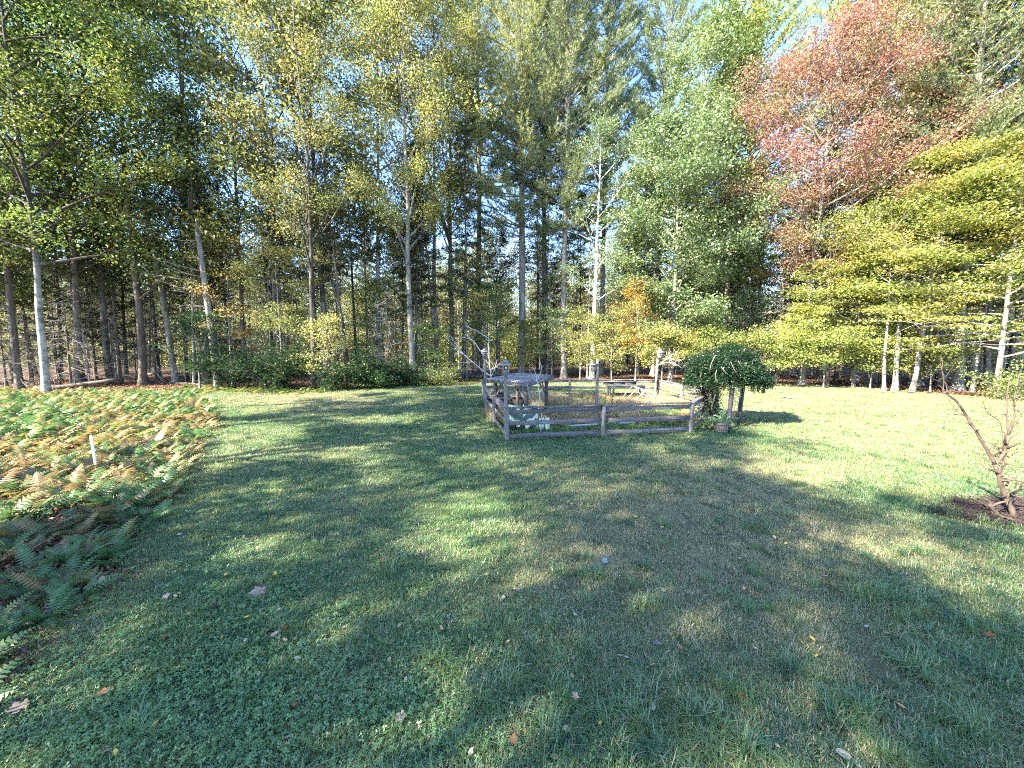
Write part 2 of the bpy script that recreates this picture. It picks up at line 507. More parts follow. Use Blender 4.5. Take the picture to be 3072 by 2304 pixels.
def sheet(name, poly, z, mat):
    import bmesh
    bm = bmesh.new()
    vs = [bm.verts.new((p[0], p[1], z)) for p in poly]
    es = [bm.edges.new((vs[k], vs[(k + 1) % len(vs)])) for k in range(len(vs))]
    bmesh.ops.triangle_fill(bm, edges=es, use_beauty=True)
    for f in bm.faces:
        f.normal_update()
        if f.normal.z < 0: f.normal_flip()
    me = bpy.data.meshes.new(name); bm.to_mesh(me); bm.free()
    me.materials.append(M[mat])
    return structure(name, me)

fern_edge_px = [(20, 2010), (140, 1880), (290, 1800), (390, 1690), (460, 1590), (525, 1490), (570, 1400), (620, 1310), (645, 1250), (620, 1205), (585, 1190)]
fern_edge = [tuple(G(u, v)[:2]) for u, v in fern_edge_px]
back_px = [(640, 1174), (800, 1182), (930, 1178), (1100, 1166), (1300, 1156), (1500, 1148), (1750, 1143), (2000, 1143), (2250, 1148), (2450, 1154), (2650, 1168), (2850, 1183), (3072, 1198)]
back_edge = [tuple(G(u, v)[:2]) for u, v in back_px]
lawn_poly = smooth_poly([(-3.6, -6)] + [(-4.2, 1.0)] + fern_edge + back_edge + [(40, 16), (44, 0), (30, -8)], 5, 0.06)
sheet('lawn', lawn_poly, 0.0, 'lawn_soil')
fern_poly = smooth_poly([(-4.4, 0.8)] + fern_edge + [(-21.5, 26.0), (-30, 25.5), (-46, 24), (-46, 8), (-20, 1)], 4, 0.05)
sheet('fern_bed', fern_poly, -0.02, 'bed_soil')
mulch_poly = smooth_poly([(7.85, 6.0), (7.95, 6.3), (8.5, 6.6), (9.4, 6.7), (10.6, 6.6), (11.2, 6.1), (10.2, 5.6), (8.6, 5.65)], 5, 0.09)
sheet('mulch_bed', mulch_poly, 0.012, 'mulch')

def edge_depth(x):
    be = np.array(back_edge)
    return np.interp(x, be[:, 0], be[:, 1])

# ------------------------------------------------------------------ trees
def profile(kind, t):
    if kind == 'round': return max(0.15, sin(pi * (0.12 + 0.84 * t)) ** 0.7)
    if kind == 'vase': return max(0.2, sin(pi * (0.25 + 0.62 * t)) ** 0.8) * (0.55 + 0.55 * t)
    if kind == 'column': return max(0.25, sin(pi * (0.2 + 0.75 * t)) ** 0.4)
    if kind == 'layer': return max(0.12, (1.02 - t) ** 0.65)
    if kind == 'high': return max(0.2, sin(pi * (0.05 + 0.85 * t)) ** 0.6)
    return 1.0

def trunk_path(H, rng, lean=(0, 0), wob=0.02, n=12):
    z = np.linspace(0, H, n + 1)
    w = np.cumsum(rng.normal(size=(n + 1, 2)) * wob * H / n, axis=0); w -= w[0]
    x = w[:, 0] + lean[0] * (z / H) ** 1.0
    y = w[:, 1] + lean[1] * (z / H) ** 1.0
    return np.stack([x, y, z], 1)

def trunk_tube(mb, P, r0, rtop, sides=8, power=0.9):
    # finer near the ground for the root flare
    t = np.concatenate([[-0.25 / max(P[-1, 2], 1), 0.0, 0.012, 0.03, 0.06], np.linspace(0.1, 1, 12)])
    zz = np.linspace(0, 1, len(P))
    Q = np.stack([np.interp(t, zz, P[:, k]) for k in range(3)], 1)
    Q[0, 2] = -0.25
    h = np.clip(Q[:, 2], 0, None)
    R = r0 * (1 - np.clip(t, 0, 1) ** power) + rtop * np.clip(t, 0, 1) ** power
    R *= 1 + 0.55 * np.exp(-h / 0.28)
    mb.tube(Q, R, sides)

def deciduous(seed, H, r0, cb, R, kind='round', nlimb=18, elev=(30, 60), nleaf=14000, leafL=0.13, flat=0.4, sig=0.5,
              lean=(0, 0), wob=0.03, sub=6, droop=0.0, fork=0, dead=0, squash=0.7, bark='bark_brown', leaf='leaf_green', sides=8, azi=None, thin=1.0):
    rng = np.random.default_rng(seed)
    wd, lf = MB(), MB()
    P = trunk_path(H * 0.93, rng, lean, wob)
    trunk_tube(wd, P, r0, r0 * 0.1, sides)
    stems = [P]
    for f in range(fork):
        k0 = 0.02 if f == 0 and fork > 1 else rng.uniform(0.18, 0.4)
        zz = np.linspace(0, 1, len(P)); st = np.array([np.interp(k0, zz, P[:, k]) for k in range(3)])
        a = rng.uniform(0, 2 * pi)
        d = np.array([cos(a) * 0.35, sin(a) * 0.35, 1])
        Q = path(st, d, H * 0.9 - st[2], 9, rng, 0.05, (0, 0, 0.3))
        wd.tube(Q, np.linspace(r0 * 0.75, r0 * 0.08, len(Q)), 6)
        stems.append(Q)
    cl_c, cl_w = [], []
    az = rng.uniform(0, 6.28)
    for i in range(nlimb):
        S = stems[i % len(stems)] if fork else P
        t = (i + rng.uniform(0, 1)) / nlimb
        h = cb + (H * 0.93 - cb) * t * 0.97
        zz = S[:, 2]
        if h < zz[0] + 0.2: h = zz[0] + 0.3
        st = np.array([np.interp(h, zz, S[:, 0]), np.interp(h, zz, S[:, 1]), h])
        az += 2.4 + rng.normal() * 0.35
        a = az if azi is None else azi[0] + rng.normal() * azi[1]
        L = R * profile(kind, t) * rng.uniform(0.75, 1.12)
        e = radians(rng.uniform(*elev)) * (1 - 0.2 * t) + radians(18) * t
        d = np.array([cos(a) * cos(e), sin(a) * cos(e), sin(e)])
        Q = path(st, d, L, 5, rng, 0.10, (cos(a) * 0.15, sin(a) * 0.15, 0.25 - droop))
        rl = min(r0 * 0.42, 0.028 * L * 0.55 + 0.012) * (1.05 - 0.55 * t)
        wd.tube(Q, np.linspace(rl, rl * 0.22, len(Q)), 5 if sides > 6 else 4, cap=False)
        for s in range(sub):
            fs = 0.28 + 0.72 * (s + rng.uniform(0, 0.9)) / sub
            qi = fs * (len(Q) - 1); k = min(int(qi), len(Q) - 2)
            p = Q[k] + (Q[k + 1] - Q[k]) * (qi - k)
            td = unit(Q[k + 1] - Q[k])
            sd = 1 if s % 2 else -1
            side = np.array([-td[1], td[0], 0]) * sd
            dd = unit(td * 0.8 + side * rng.uniform(0.4, 1.1) + np.array([0, 0, rng.uniform(-0.15, 0.45) - droop * 0.5]))
            Ls = L * rng.uniform(0.25, 0.45) * (1.15 - 0.5 * fs) + 0.3
            q2 = path(p, dd, Ls, 3, rng, 0.16, (0, 0, 0.1 - droop))
            wd.tube(q2, np.linspace(rl * 0.38 + 0.004, 0.005, len(q2)), 3, cap=False)
            for f2 in (0.45, 0.8, 1.0):
                kk = f2 * 3; k2 = min(int(kk), 2)
                cl_c.append(q2[k2] + (q2[k2 + 1] - q2[k2]) * (kk - k2)); cl_w.append(0.6 + 0.5 * f2)
        cl_c.append(Q[-1]); cl_w.append(1.0)
    for i in range(dead):
        h = cb * rng.uniform(0.25, 1.0); st = np.array([np.interp(h, P[:, 2], P[:, 0]), np.interp(h, P[:, 2], P[:, 1]), h])
        a = rng.uniform(0, 6.28); q2 = path(st, (cos(a), sin(a), rng.uniform(-0.2, 0.25)), rng.uniform(0.5, 1.8), 4, rng, 0.18)
        wd.tube(q2, np.linspace(0.018, 0.004, 5), 3, cap=False)
    C = np.array(cl_c); W = np.array(cl_w) * rng.uniform(0.25, 1.6, len(C)) * (rng.uniform(0, 1, len(C)) < thin)
    W /= W.sum()
    idx = rng.choice(len(C), nleaf, p=W)
    off = rng.normal(size=(nleaf, 3)) * np.array([sig, sig, sig * squash * (1 - 0.6 * flat)])
    add_leaves(lf, C[idx] + off, leafL, rng, flat)
    return wd.mesh('trunk', bark, True), lf.mesh('crown', leaf)

def pine(seed, H, r0, cb, R, ntuft=6500, bark='bark_grey', needle='needle_pine', lean=(0, 0), dead=30, tuftL=0.36, gap=0.0, k=9, wn=0.021, top_flat=False):
    rng = np.random.default_rng(seed)
    wd, lf = MB(), MB()
    P = trunk_path(H, rng, lean, 0.012)
    trunk_tube(wd, P, r0, r0 * 0.08, 8, 1.1)
    def on(h): return np.array([np.interp(h, P[:, 2], P[:, 0]), np.interp(h, P[:, 2], P[:, 1]), h])
    C, Dr, W = [], [], []
    h = cb; az = 0
    while h < H - 0.4:
        t = (h - cb) / (H - cb)
        nb = int(rng.integers(4, 7))
        for b in range(nb):
            if rng.uniform() < gap: continue
            az += 2 * pi / nb + rng.normal() * 0.3
            L = R * (max(0.1, (1.04 - t) ** 0.42) * (0.72 + 0.4 * min(1, t * 4))) * rng.uniform(0.55, 1.12)
            e = radians(8 + 38 * t + rng.normal() * 7)
            Q = path(on(h), (cos(az) * cos(e), sin(az) * cos(e), sin(e)), L, 6, rng, 0.07, (0, 0, 0.28))
            wd.tube(Q, np.linspace(0.012 + 0.011 * L, 0.006, len(Q)), 4, cap=False)
            ns = int(8 + L * 3.2)
            for s in range(ns):
                fs = 0.30 + 0.70 * (s + rng.uniform(0, 1)) / ns
                qi = fs * 6; k0 = min(int(qi), 5)
                p = Q[k0] + (Q[k0 + 1] - Q[k0]) * (qi - k0)
                td = unit(Q[k0 + 1] - Q[k0]); side = np.array([-td[1], td[0], 0.0]) * (1 if s % 2 else -1)
                dd = unit(td * 0.9 + side * rng.uniform(0.3, 1.0) + np.array([0, 0, rng.uniform(0.0, 0.45)]))
                Ls = (0.35 + L * 0.22 * (1.1 - fs)) * rng.uniform(0.7, 1.2)
                nt_ = int(max(2, Ls / 0.16))
                for m in range(nt_):
                    C.append(p + dd * Ls * (m + 1) / nt_ + np.array([0, 0, 0.05 * m])); Dr.append(dd + np.array([0, 0, 0.35])); W.append(1)
        h += rng.uniform(0.45, 0.85) * (1 + 0.6 * (1 - t))
    for i in range(dead):
        hh = rng.uniform(1.5, cb + 1); a = rng.uniform(0, 6.28)
        q2 = path(on(hh), (cos(a), sin(a), rng.uniform(-0.25, 0.2)), rng.uniform(0.5, 2.6), 4, rng, 0.14)
        wd.tube(q2, np.linspace(0.022, 0.005, 5), 3, cap=False)
    C = np.array(C); Dr = np.array(Dr)
    if len(C) > ntuft:
        s = rng.choice(len(C), ntuft, replace=False); C, Dr = C[s], Dr[s]
    add_tufts(lf, C + rng.normal(size=C.shape) * 0.05, unit(Dr), k, tuftL, wn, rng, 0.55)
    return wd.mesh('trunk', bark, True), lf.mesh('crown', needle)

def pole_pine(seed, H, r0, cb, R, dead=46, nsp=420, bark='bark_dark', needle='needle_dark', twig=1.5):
    """slender wood-interior conifer: many dead side twigs and a thin top"""
    rng = np.random.default_rng(seed)
    wd, lf, tw = MB(), MB(), MB()
    P = trunk_path(H, rng, (rng.normal() * 0.5, rng.normal() * 0.5), 0.012, 8)
    trunk_tube(wd, P, r0, r0 * 0.12, 6, 1.1)
    def on(h): return np.array([np.interp(h, P[:, 2], P[:, 0]), np.interp(h, P[:, 2], P[:, 1]), h])
    for i in range(dead):
        hh = 1.0 + (cb - 1.0) * (i + rng.uniform()) / dead; a = rng.uniform(0, 6.28); L = rng.uniform(0.4, 1.0) * twig
        q2 = path(on(hh), (cos(a), sin(a), rng.uniform(-0.3, 0.15)), L, 3, rng, 0.14, (0, 0, -0.2))
        tw.tube(q2, np.linspace(0.014, 0.004, 4), 3, cap=False)
        for s in range(3):
            p = q2[1] + (q2[3] - q2[1]) * rng.uniform(); d = unit(rng.normal(size=3) * np.array([1, 1, 0.5]) + (q2[3] - q2[1]))
            tw.tube([p, p + d * L * 0.35], [0.006, 0.003], 3, cap=False)
    C, Dr = [], []
    h = cb
    while h < H:
        t = (h - cb) / (H - cb)
        for b in range(4):
            a = rng.uniform(0, 6.28); L = R * max(0.1, 1 - t) ** 0.6 * rng.uniform(0.6, 1.1); e = radians(rng.uniform(-12, 15) + 35 * t)
            Q = path(on(h), (cos(a) * cos(e), sin(a) * cos(e), sin(e)), L, 4, rng, 0.08, (0, 0, -0.05))
            wd.tube(Q, np.linspace(0.02, 0.005, 5), 3, cap=False)
            m = int(6 + 5 * L)
            f = rng.uniform(0.25, 1, m) * 4; k0 = np.minimum(f.astype(int), 3)
            c = Q[k0] + (Q[k0 + 1] - Q[k0]) * (f - k0)[:, None] + rng.normal(size=(m, 3)) * np.array([0.22, 0.22, 0.08])
            C.append(c); Dr.append(np.tile(unit(Q[-1] - Q[0]), (m, 1)))
        h += rng.uniform(0.5, 0.9)
    C = np.concatenate(C); Dr = np.concatenate(Dr)
    if len(C) > nsp * 2:
        s = rng.choice(len(C), nsp * 2, replace=False); C, Dr = C[s], Dr[s]
    add_tufts(lf, C, Dr, 7, 0.34, 0.03, rng, 0.6)
    return wd.mesh('trunk', bark, True), lf.mesh('crown', needle), tw.mesh('dead_twig', 'dead_twig')

EDGE_TREES = [(-30, 'the pale barked maple'), (-24, 'the leaning green maple'), (-20.5, 'the broken snag'), (-14.5, 'the twin trunked maple'), (-8.5, 'the tall airy yellow tree'),
              (-3.5, 'the bare fence sapling'), (2.0, 'the tall grey pine'), (8.0, 'the white birch'), (13.5, 'the silver green maple'), (24.0, 'the red maple'), (33.0, 'the layered beeches')]
def near_tree(x, y, y0=30.0):
    # the edge tree that stands in the same direction, seen from the lawn
    xx = x * y0 / max(y, 1.0)
    return min(EDGE_TREES, key=lambda e: abs(e[0] - xx))[1]
def place_tree(name, label, cat, pos, meshes, rotz=0.0, group=None, scale=1.0, rot=None):
    root = thing(name, label, cat, pos, rotz, group)
    if rot is not None: root.rotation_euler = (rot[0], rot[1], rotz)
    root.scale = (scale,) * 3
    obj('trunk', meshes[0], root)
    if meshes[1] is not None:
        obj('crown', meshes[1], root)
    if len(meshes) > 2:
        obj('twig_layer', meshes[2], root)
    return root

def at_px(u, y):
    """ground point seen in photo column u at depth y (column measured near the ground line)"""
    v = HORIZON + CAM_H * F_PX / y
    g = D(u, v, y)
    return (g.x, y, 0.0)

# --- edge trees, one by one -------------------------------------------------
T = []
LEAF_MULT = 1.45
def dec(name, label, u, y, *a, cat='tree', group=None, rotz=0.0, **k):
    a = list(a); a[8] = int(a[8] * LEAF_MULT); a[9] *= 1.06
    ms = deciduous(*a, **k)
    return place_tree(name, label, cat, at_px(u, y), ms, rotz, group)
PV = {'A': pine(201, 46, 0.38, 14.0, 8.5, 17000, dead=30), 'B': pine(203, 44, 0.34, 15.0, 7.5, 15000, needle='needle_blue', dead=36), 'C': pine(204, 46, 0.36, 19.0, 7.5, 13000, bark='bark_brown', needle='needle_blue', dead=50)}
def pin(name, label, u, y, kind, H, rotz=0.0, rot=None):
    return place_tree(name, label, 'tree', at_px(u, y), PV[kind], rotz, None, H / 45.0, rot)

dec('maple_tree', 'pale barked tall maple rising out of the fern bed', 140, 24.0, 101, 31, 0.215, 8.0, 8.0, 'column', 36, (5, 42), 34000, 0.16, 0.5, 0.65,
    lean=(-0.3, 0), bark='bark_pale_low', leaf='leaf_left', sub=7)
dec('maple_tree', 'green leaning maple behind the pale trunk at the ferns', 330, 31.0, 102, 35, 0.26, 9.0, 7.5, 'column', 26, (15, 50), 24000, 0.15, 0.45, 0.6,
    bark='bark_dark', leaf='leaf_left', dead=12, thin=0.75)
dec('maple_tree', 'grey trunked maple leaning toward the broken snag', 528, 31.5, 103, 35, 0.24, 10.0, 6.5, 'column', 24, (25, 60), 15000, 0.15, 0.4, 0.55,
    lean=(-2.2, 0.5), bark='bark_grey', leaf='leaf_green', dead=14, thin=0.7)
dec('maple_tree', 'slim green maple between broken snag and twin trunk', 740, 33.0, 104, 38, 0.20, 9.0, 6.0, 'column', 26, (30, 60), 17000, 0.14, 0.35, 0.5,
    bark='bark_brown', leaf='leaf_green', dead=10, thin=0.7)
dec('maple_tree', 'dark twin trunked maple at the lawn edge beside the broad shrub', 940, 27.0, 105, 31, 0.20, 8.0, 6.0, 'column', 26, (30, 60), 16000, 0.13, 0.35, 0.5,
    fork=1, bark='bark_dark', leaf='leaf_yellowgreen', dead=10, thin=0.65)
dec('maple_tree', 'crooked dark tree bending over the rounded shrub', 1048, 32.0, 106, 22, 0.19, 7.0, 5.0, 'round', 14, (20, 60), 8000, 0.13, 0.4, 0.5,
    lean=(-2.4, 0), wob=0.09, bark='bark_dark', leaf='leaf_yellowgreen', dead=16, thin=0.6)
dec('ash_tree', 'tall airy yellow leaved tree with mottled pale trunk', 1237, 31.5, 107, 37, 0.27, 9.0, 6.8, 'column', 34, (35, 65), 30000, 0.15, 0.3, 0.5,
    bark='bark_grey', leaf='leaf_yellow', dead=14, sub=7, thin=0.75)
dec('ash_tree', 'tall yellow green tree with forked bare lower limbs left of the pines', 1352, 37.0, 108, 38, 0.30, 12.0, 6.0, 'column', 28, (35, 65), 16000, 0.15, 0.3, 0.5,
    bark='bark_brown', leaf='leaf_yellowgreen', dead=24, fork=1, thin=0.7)
pin('pine_tree', 'tall white pine with grey trunk behind the slatted shelter', 1566, 40.0, 'A', 47, 1.0)
pin('pine_tree', 'darker pine just beside the tall grey pine', 1630, 43.0, 'C', 45, 0.4)
pin('pine_tree', 'tall white pine with blue green plumes near white birch', 1692, 38.0, 'B', 43, 2.0)
pin('pine_tree', 'old pine with a bare middle trunk behind the white birch', 1800, 43.0, 'B', 46, 3.6)
pin('pine_tree', 'blue green pine top rising behind the silver green maple', 1960, 42.0, 'B', 43, 5.0)
pin('pine_tree', 'tall pine standing between silver green and red maples', 2215, 39.0, 'A', 42, 0.2)
pin('pine_tree', 'stout furrowed pine trunk under the right beech leaves', 2872, 26.0, 'B', 38, 1.2, (0.0, 0.045))
pin('pine_tree', 'massive grey pine trunk behind the low beech', 2562, 35.0, 'A', 42, 4.0)
pin('pine_tree', 'tall pine behind the leaning beech', 2740, 33.0, 'A', 41, 2.4)
pin('pine_tree', 'tall dark pine at the far end of the wood past the golden beech', 3150, 25.0, 'B', 34, 1.7)
pin('pine_tree', 'pine rising behind the tall airy yellow tree', 1440, 45.0, 'C', 47, 2.9)
dec('birch_tree', 'white barked birch standing behind the back fence rail', 1775, 36.0, 109, 24, 0.28, 6.5, 4.5, 'column', 15, (25, 55), 7000, 0.14, 0.4, 0.5,
    lean=(0.4, 0), bark='bark_white', leaf='leaf_silver', thin=0.5)
dec('maple_tree', 'broad silver green maple leafy down to the ground by the arbor', 2010, 33.0, 110, 22.5, 0.22, 1.8, 7.0, 'round', 34, (10, 45), 42000, 0.19, 0.45, 0.55,
    bark='bark_grey', leaf='leaf_silver', sub=7)
dec('maple_tree', 'taller silver green maple behind the broad leafy one', 2085, 37.0, 111, 33, 0.28, 9.0, 6.5, 'round', 26, (25, 55), 22000, 0.18, 0.4, 0.55,
    bark='bark_grey', leaf='leaf_silver')
dec('red_maple_tree', 'spreading red autumn maple with pale limbs beyond the sunny lawn', 2405, 30.5, 112, 26.5, 0.25, 7.0, 9.0, 'round', 48, (15, 42), 52000, 0.135, 0.45, 0.5,
    bark='bark_grey', leaf='leaf_red', sub=8, lean=(1.6, 0), thin=0.7)
dec('beech_tree', 'leaning young beech with layered yellow green sprays', 2735, 25.2, 113, 17.0, 0.15, 2.6, 6.2, 'layer', 34, (2, 22), 24000, 0.15, 0.75, 0.6,
    lean=(1.2, 0), bark='bark_grey', leaf='leaf_beech', sub=7, droop=0.12, squash=0.25, thin=0.6)
dec('beech_tree', 'wide golden beech overhanging the right lawn corner', 2990, 22.5, 114, 16.0, 0.15, 2.4, 6.6, 'layer', 36, (2, 22), 28000, 0.15, 0.75, 0.6,
    bark='bark_grey', leaf='leaf_beech', sub=7, droop=0.12, squash=0.25, thin=0.6)
dec('beech_tree', 'low beech with layered leaves left of the leaning one', 2560, 28.5, 115, 11.5, 0.12, 2.0, 5.2, 'layer', 26, (0, 20), 15000, 0.15, 0.75, 0.55,
    bark='bark_grey', leaf='leaf_beech', sub=7, droop=0.1, squash=0.25, thin=0.6)
dec('beech_tree', 'small bright green beech sapling beside the red maple stem', 2400, 28.8, 116, 6.5, 0.07, 1.2, 2.8, 'layer', 18, (5, 25), 5500, 0.14, 0.7, 0.4,
    bark='bark_grey', leaf='leaf_beech', squash=0.4)
dec('ash_tree', 'olive yellow tree top behind the red maple', 2560, 38.0, 117, 41, 0.3, 12.0, 7.5, 'column', 28, (30, 60), 17000, 0.16, 0.35, 0.55,
    bark='bark_brown', leaf='leaf_yellowgreen', thin=0.75)
# slim stems under the right-hand leaves
for (u, y, lab, sd) in ((2482, 28.5, 'slim dark stem beside the red maple trunk', 1), (2652, 25.6, 'slim pale stem standing left of a mottled grey one', 2),
                        (2684, 25.8, 'mottled grey stem next to the slim pale one', 3), (2915, 25.2, 'thin curved stem beside the stout pine trunk', 4)):
    dec('young_beech_tree', lab, u, y, 300 + sd, 13, 0.11 if sd != 3 else 0.17, 5.5, 2.8, 'column', 12, (15, 45), 2600, 0.14, 0.6, 0.45,
        bark='bark_grey' if sd != 1 else 'bark_brown', leaf='leaf_beech', lean=(0.5 * (sd - 2), 0.3), squash=0.4)
# understorey along the edge
for (u, y, H, R_, lf, n_, lab, sd) in (
    (1905, 32.5, 8.5, 2.6, 'leaf_orange', 4500, 'small orange leaved sapling glowing behind the garden fence', 1),
    (1835, 33.5, 5.0, 2.4, 'leaf_gold', 3600, 'low golden sapling in front of the white birch', 2),
    (1740, 34.5, 6.5, 2.2, 'leaf_gold', 3000, 'golden green sapling between pine and white birch', 3),
    (1655, 38.0, 7.0, 2.4, 'leaf_silver', 3200, 'pale green sapling in front of the paired pines', 4),
    (1590, 38.5, 6.0, 2.0, 'leaf_gold', 2600, 'yellow sapling at the foot of the tall pine', 5),
    (1985, 30.5, 4.2, 2.6, 'leaf_gold', 4200, 'low bright yellow green bush behind the potting bench', 6),
    (2130, 29.5, 4.2, 2.6, 'leaf_beech', 4200, 'yellow green bush directly behind the vine covered arbor', 7),
    (2300, 29.0, 3.4, 2.4, 'leaf_beech', 3800, 'low yellow green bush right of the arbor', 8),
    (2470, 27.6, 3.6, 2.2, 'leaf_beech', 3300, 'low yellow bush at the foot of the red maple', 9),
    (2610, 27.2, 3.0, 2.0, 'leaf_beech', 2600, 'low leafy bush in front of the low beech', 20), (2790, 25.6, 2.6, 1.8, 'leaf_yellowgreen', 2200, 'low leafy bush right of the leaning beech stem', 21), (2560, 29.0, 4.5, 2.2, 'leaf_silver', 2600, 'pale green bush at the massive pine trunk', 22),
    (850, 29.0, 11.0, 3.4, 'leaf_yellowgreen', 5000, 'yellowing maple sapling over the broad dark shrub', 10),
    (975, 26.3, 5.2, 1.9, 'leaf_gold', 1500, 'thin gold leaved sapling beside the twin trunk', 11),
    (700, 30.5, 12.5, 3.2, 'leaf_orange', 2600, 'sparse orange brown sapling behind the snag', 12),
    (1120, 33.0, 9.0, 2.4, 'leaf_green', 3000, 'slim green sapling behind the rounded shrub', 13),
    (1400, 35.0, 12.0, 2.2, 'leaf_yellowgreen', 3600, 'tall slim vine clad sapling left of the back fence corner', 14),
    (1460, 36.0, 9.5, 2.0, 'leaf_green', 3200, 'slim leafy sapling behind the left birdhouse', 15),
    (1290, 32.5, 5.0, 1.8, 'leaf_green', 2200, 'bright green sapling by the forked yellow tree', 16),
    (1640, 47.0, 17.0, 3.0, 'leaf_darkred', 3500, 'dark red creeper clad tree among the pines', 17),
    (2240, 33.5, 8.0, 2.4, 'leaf_silver', 3500, 'green sapling between leafy maple and red maple', 18),
    (600, 27.0, 5.5, 1.8, 'leaf_shrub', 1800, 'dark leafy sapling standing in front of the snag', 19)):
    dec('sapling_tree', lab, u, y, 400 + sd, H, 0.035 + H * 0.005, 0.9 if H < 7 else H * 0.28, R_, 'round', 16, (10, 45), n_, 0.14, 0.5, 0.36,
        bark='bark_grey', leaf=lf, sides=6, fork=1 if H < 6 else 0, squash=0.5)

# broken snag with dead side branches
rng = np.random.default_rng(5)
wd = MB(); Ps = trunk_path(12.2, rng, (-0.7, 0), 0.01)
trunk_tube(wd, Ps, 0.25, 0.17, 9)
sn = thing('dead_tree', 'broken topped bare snag with dead branches on its left side', 'tree', at_px(655, 28.5))
obj('trunk', wd.mesh('trunk', 'bark_grey', True), sn)
for k in range(13):
    h = rng.uniform(3, 11.5); p = np.array([np.interp(h, Ps[:, 2], Ps[:, 0]), np.interp(h, Ps[:, 2], Ps[:, 1]), h])
    a = pi + rng.normal() * 0.7 if k % 4 else rng.uniform(0, 6.28)
    b = MB(); L = rng.uniform(1.2, 4.2); q = path(p, (cos(a), sin(a), rng.uniform(-0.1, 0.35)), L, 6, rng, 0.1)
    b.tube(q, np.linspace(0.035, 0.008, 7), 4)
    for s in range(6):
        pp = q[1 + s % 5]; d = unit(q[-1] - q[0] + rng.normal(size=3) * 0.8)
        q2 = path(pp, d, L * rng.uniform(0.15, 0.4), 3, rng, 0.2); b.tube(q2, np.linspace(0.012, 0.004, 4), 3)
    obj('branch', b.mesh('branch', 'dead_twig'), sn)

# dead twiggy spruces
def dead_spruce(seed, H, r0, n, L0):
    rng = np.random.default_rng(seed); wd, tw = MB(), MB()
    P = trunk_path(H, rng, (0, 0), 0.012, 8); trunk_tube(wd, P, r0, r0 * 0.15, 6)
    for i in range(n):
        h = 0.6 + (H - 0.8) * i / n; a = rng.uniform(0, 6.28); L = L0 * (1.05 - 0.8 * h / H) * rng.uniform(0.5, 1.2)
        p = np.array([np.interp(h, P[:, 2], P[:, 0]), np.interp(h, P[:, 2], P[:, 1]), h])
        q = path(p, (cos(a), sin(a), rng.uniform(-0.35, 0.1)), L, 4, rng, 0.1, (0, 0, -0.15)); tw.tube(q, np.linspace(0.016, 0.005, 5), 3, cap=False)
        for s in range(9):
            f = rng.uniform(0.25, 1) * 4; k = min(int(f), 3); pp = q[k] + (q[k + 1] - q[k]) * (f - k)
            d = unit(q[-1] - q[0] + rng.normal(size=3) * np.array([0.9, 0.9, 0.5]))
            q2 = path(pp, d, L * rng.uniform(0.15, 0.45), 2, rng, 0.25); tw.tube(q2, [0.008, 0.006, 0.003], 3, cap=False)
    return wd.mesh('trunk', 'bark_brown', True), tw.mesh('crown', 'dead_twig')
DS = [dead_spruce(61, 10.5, 0.11, 110, 2.5), dead_spruce(62, 8.0, 0.09, 85, 2.2), dead_spruce(63, 6.5, 0.08, 70, 2.4)]
for (u, y, k, lab, s) in ((2330, 31.5, 0, 'brown dead spruce of bare twigs between silver green and red maples', 1.0),
                          (60, 27.5, 2, 'bare twiggy dead spruce left of the pale barked maple', 1.0), (215, 27.5, 1, 'bare twiggy dead spruce right of the pale barked maple', 1.0),
                          (1165, 31.0, 1, 'grey dead spruce with drooping bare twigs behind the rounded shrub', 1.05), (2615, 29.5, 1, 'low dead spruce by the massive pine trunk', 0.7)):
    r = place_tree('dead_spruce_tree', lab, 'tree', at_px(u, y), DS[k], u * 0.1, None, s)

for k, (u, y) in enumerate(((20, 30), (100, 31.5), (180, 30), (290, 33), (345, 31), (410, 36), (470, 33), (560, 36), (650, 34), (760, 33), (860, 35), (1000, 36), (1080, 38), (1190, 36), (1280, 38), (1420, 40), (1500, 43), (1660, 45), (1720, 44), (2270, 36), (2520, 36), (2640, 33), (2790, 32), (2900, 30))):
    p = at_px(u, y); nt_ = near_tree(p[0], y)
    place_tree('dead_spruce_tree', 'bare twiggy dead spruce in the undergrowth behind ' + nt_, 'tree', p[:2] + (-0.03,), DS[k % 3], k * 1.1, 'dead spruces in the undergrowth behind ' + nt_, 0.75 + 0.1 * (k % 4))

# shrubs
def shrub(seed, H, R, n, leafL, leaf, nst=16):
    rng = np.random.default_rng(seed); wd, lf = MB(), MB(); C = []
    for i in range(nst):
        a = rng.uniform(0, 6.28); sp = rng.uniform(0.1, 1.0)
        q = path((cos(a) * 0.15, sin(a) * 0.15, -0.05), (cos(a) * sp, sin(a) * sp, 1.0), H * rng.uniform(0.75, 1.1) * (1 - 0.25 * sp), 5, rng, 0.14, (cos(a) * R / H * 0.5, sin(a) * R / H * 0.5, -0.1))
        wd.tube(q, np.linspace(0.022, 0.006, 6), 4, cap=False)
        for s in range(9):
            f = rng.uniform(0.2, 1) * 5; k = min(int(f), 4); p = q[k] + (q[k + 1] - q[k]) * (f - k)
            q2 = path(p, rng.normal(size=3) * np.array([1, 1, 0.4]) + np.array([0, 0, 0.2]), R * rng.uniform(0.25, 0.6), 2, rng, 0.2)
            wd.tube(q2, [0.009, 0.006, 0.003], 3, cap=False); C += [q2[1], q2[2]]
    C = np.array(C); C[:, 2] = np.maximum(C[:, 2], 0.25); idx = rng.integers(0, len(C), n)
    P = C[idx] + rng.normal(size=(n, 3)) * np.array([0.24, 0.24, 0.14]); P[:, 2] = np.maximum(P[:, 2], 0.1)
    add_leaves(lf, P, leafL, rng, 0.5, 0.5)
    return wd.mesh('stems', 'bark_brown'), lf.mesh('foliage', leaf)
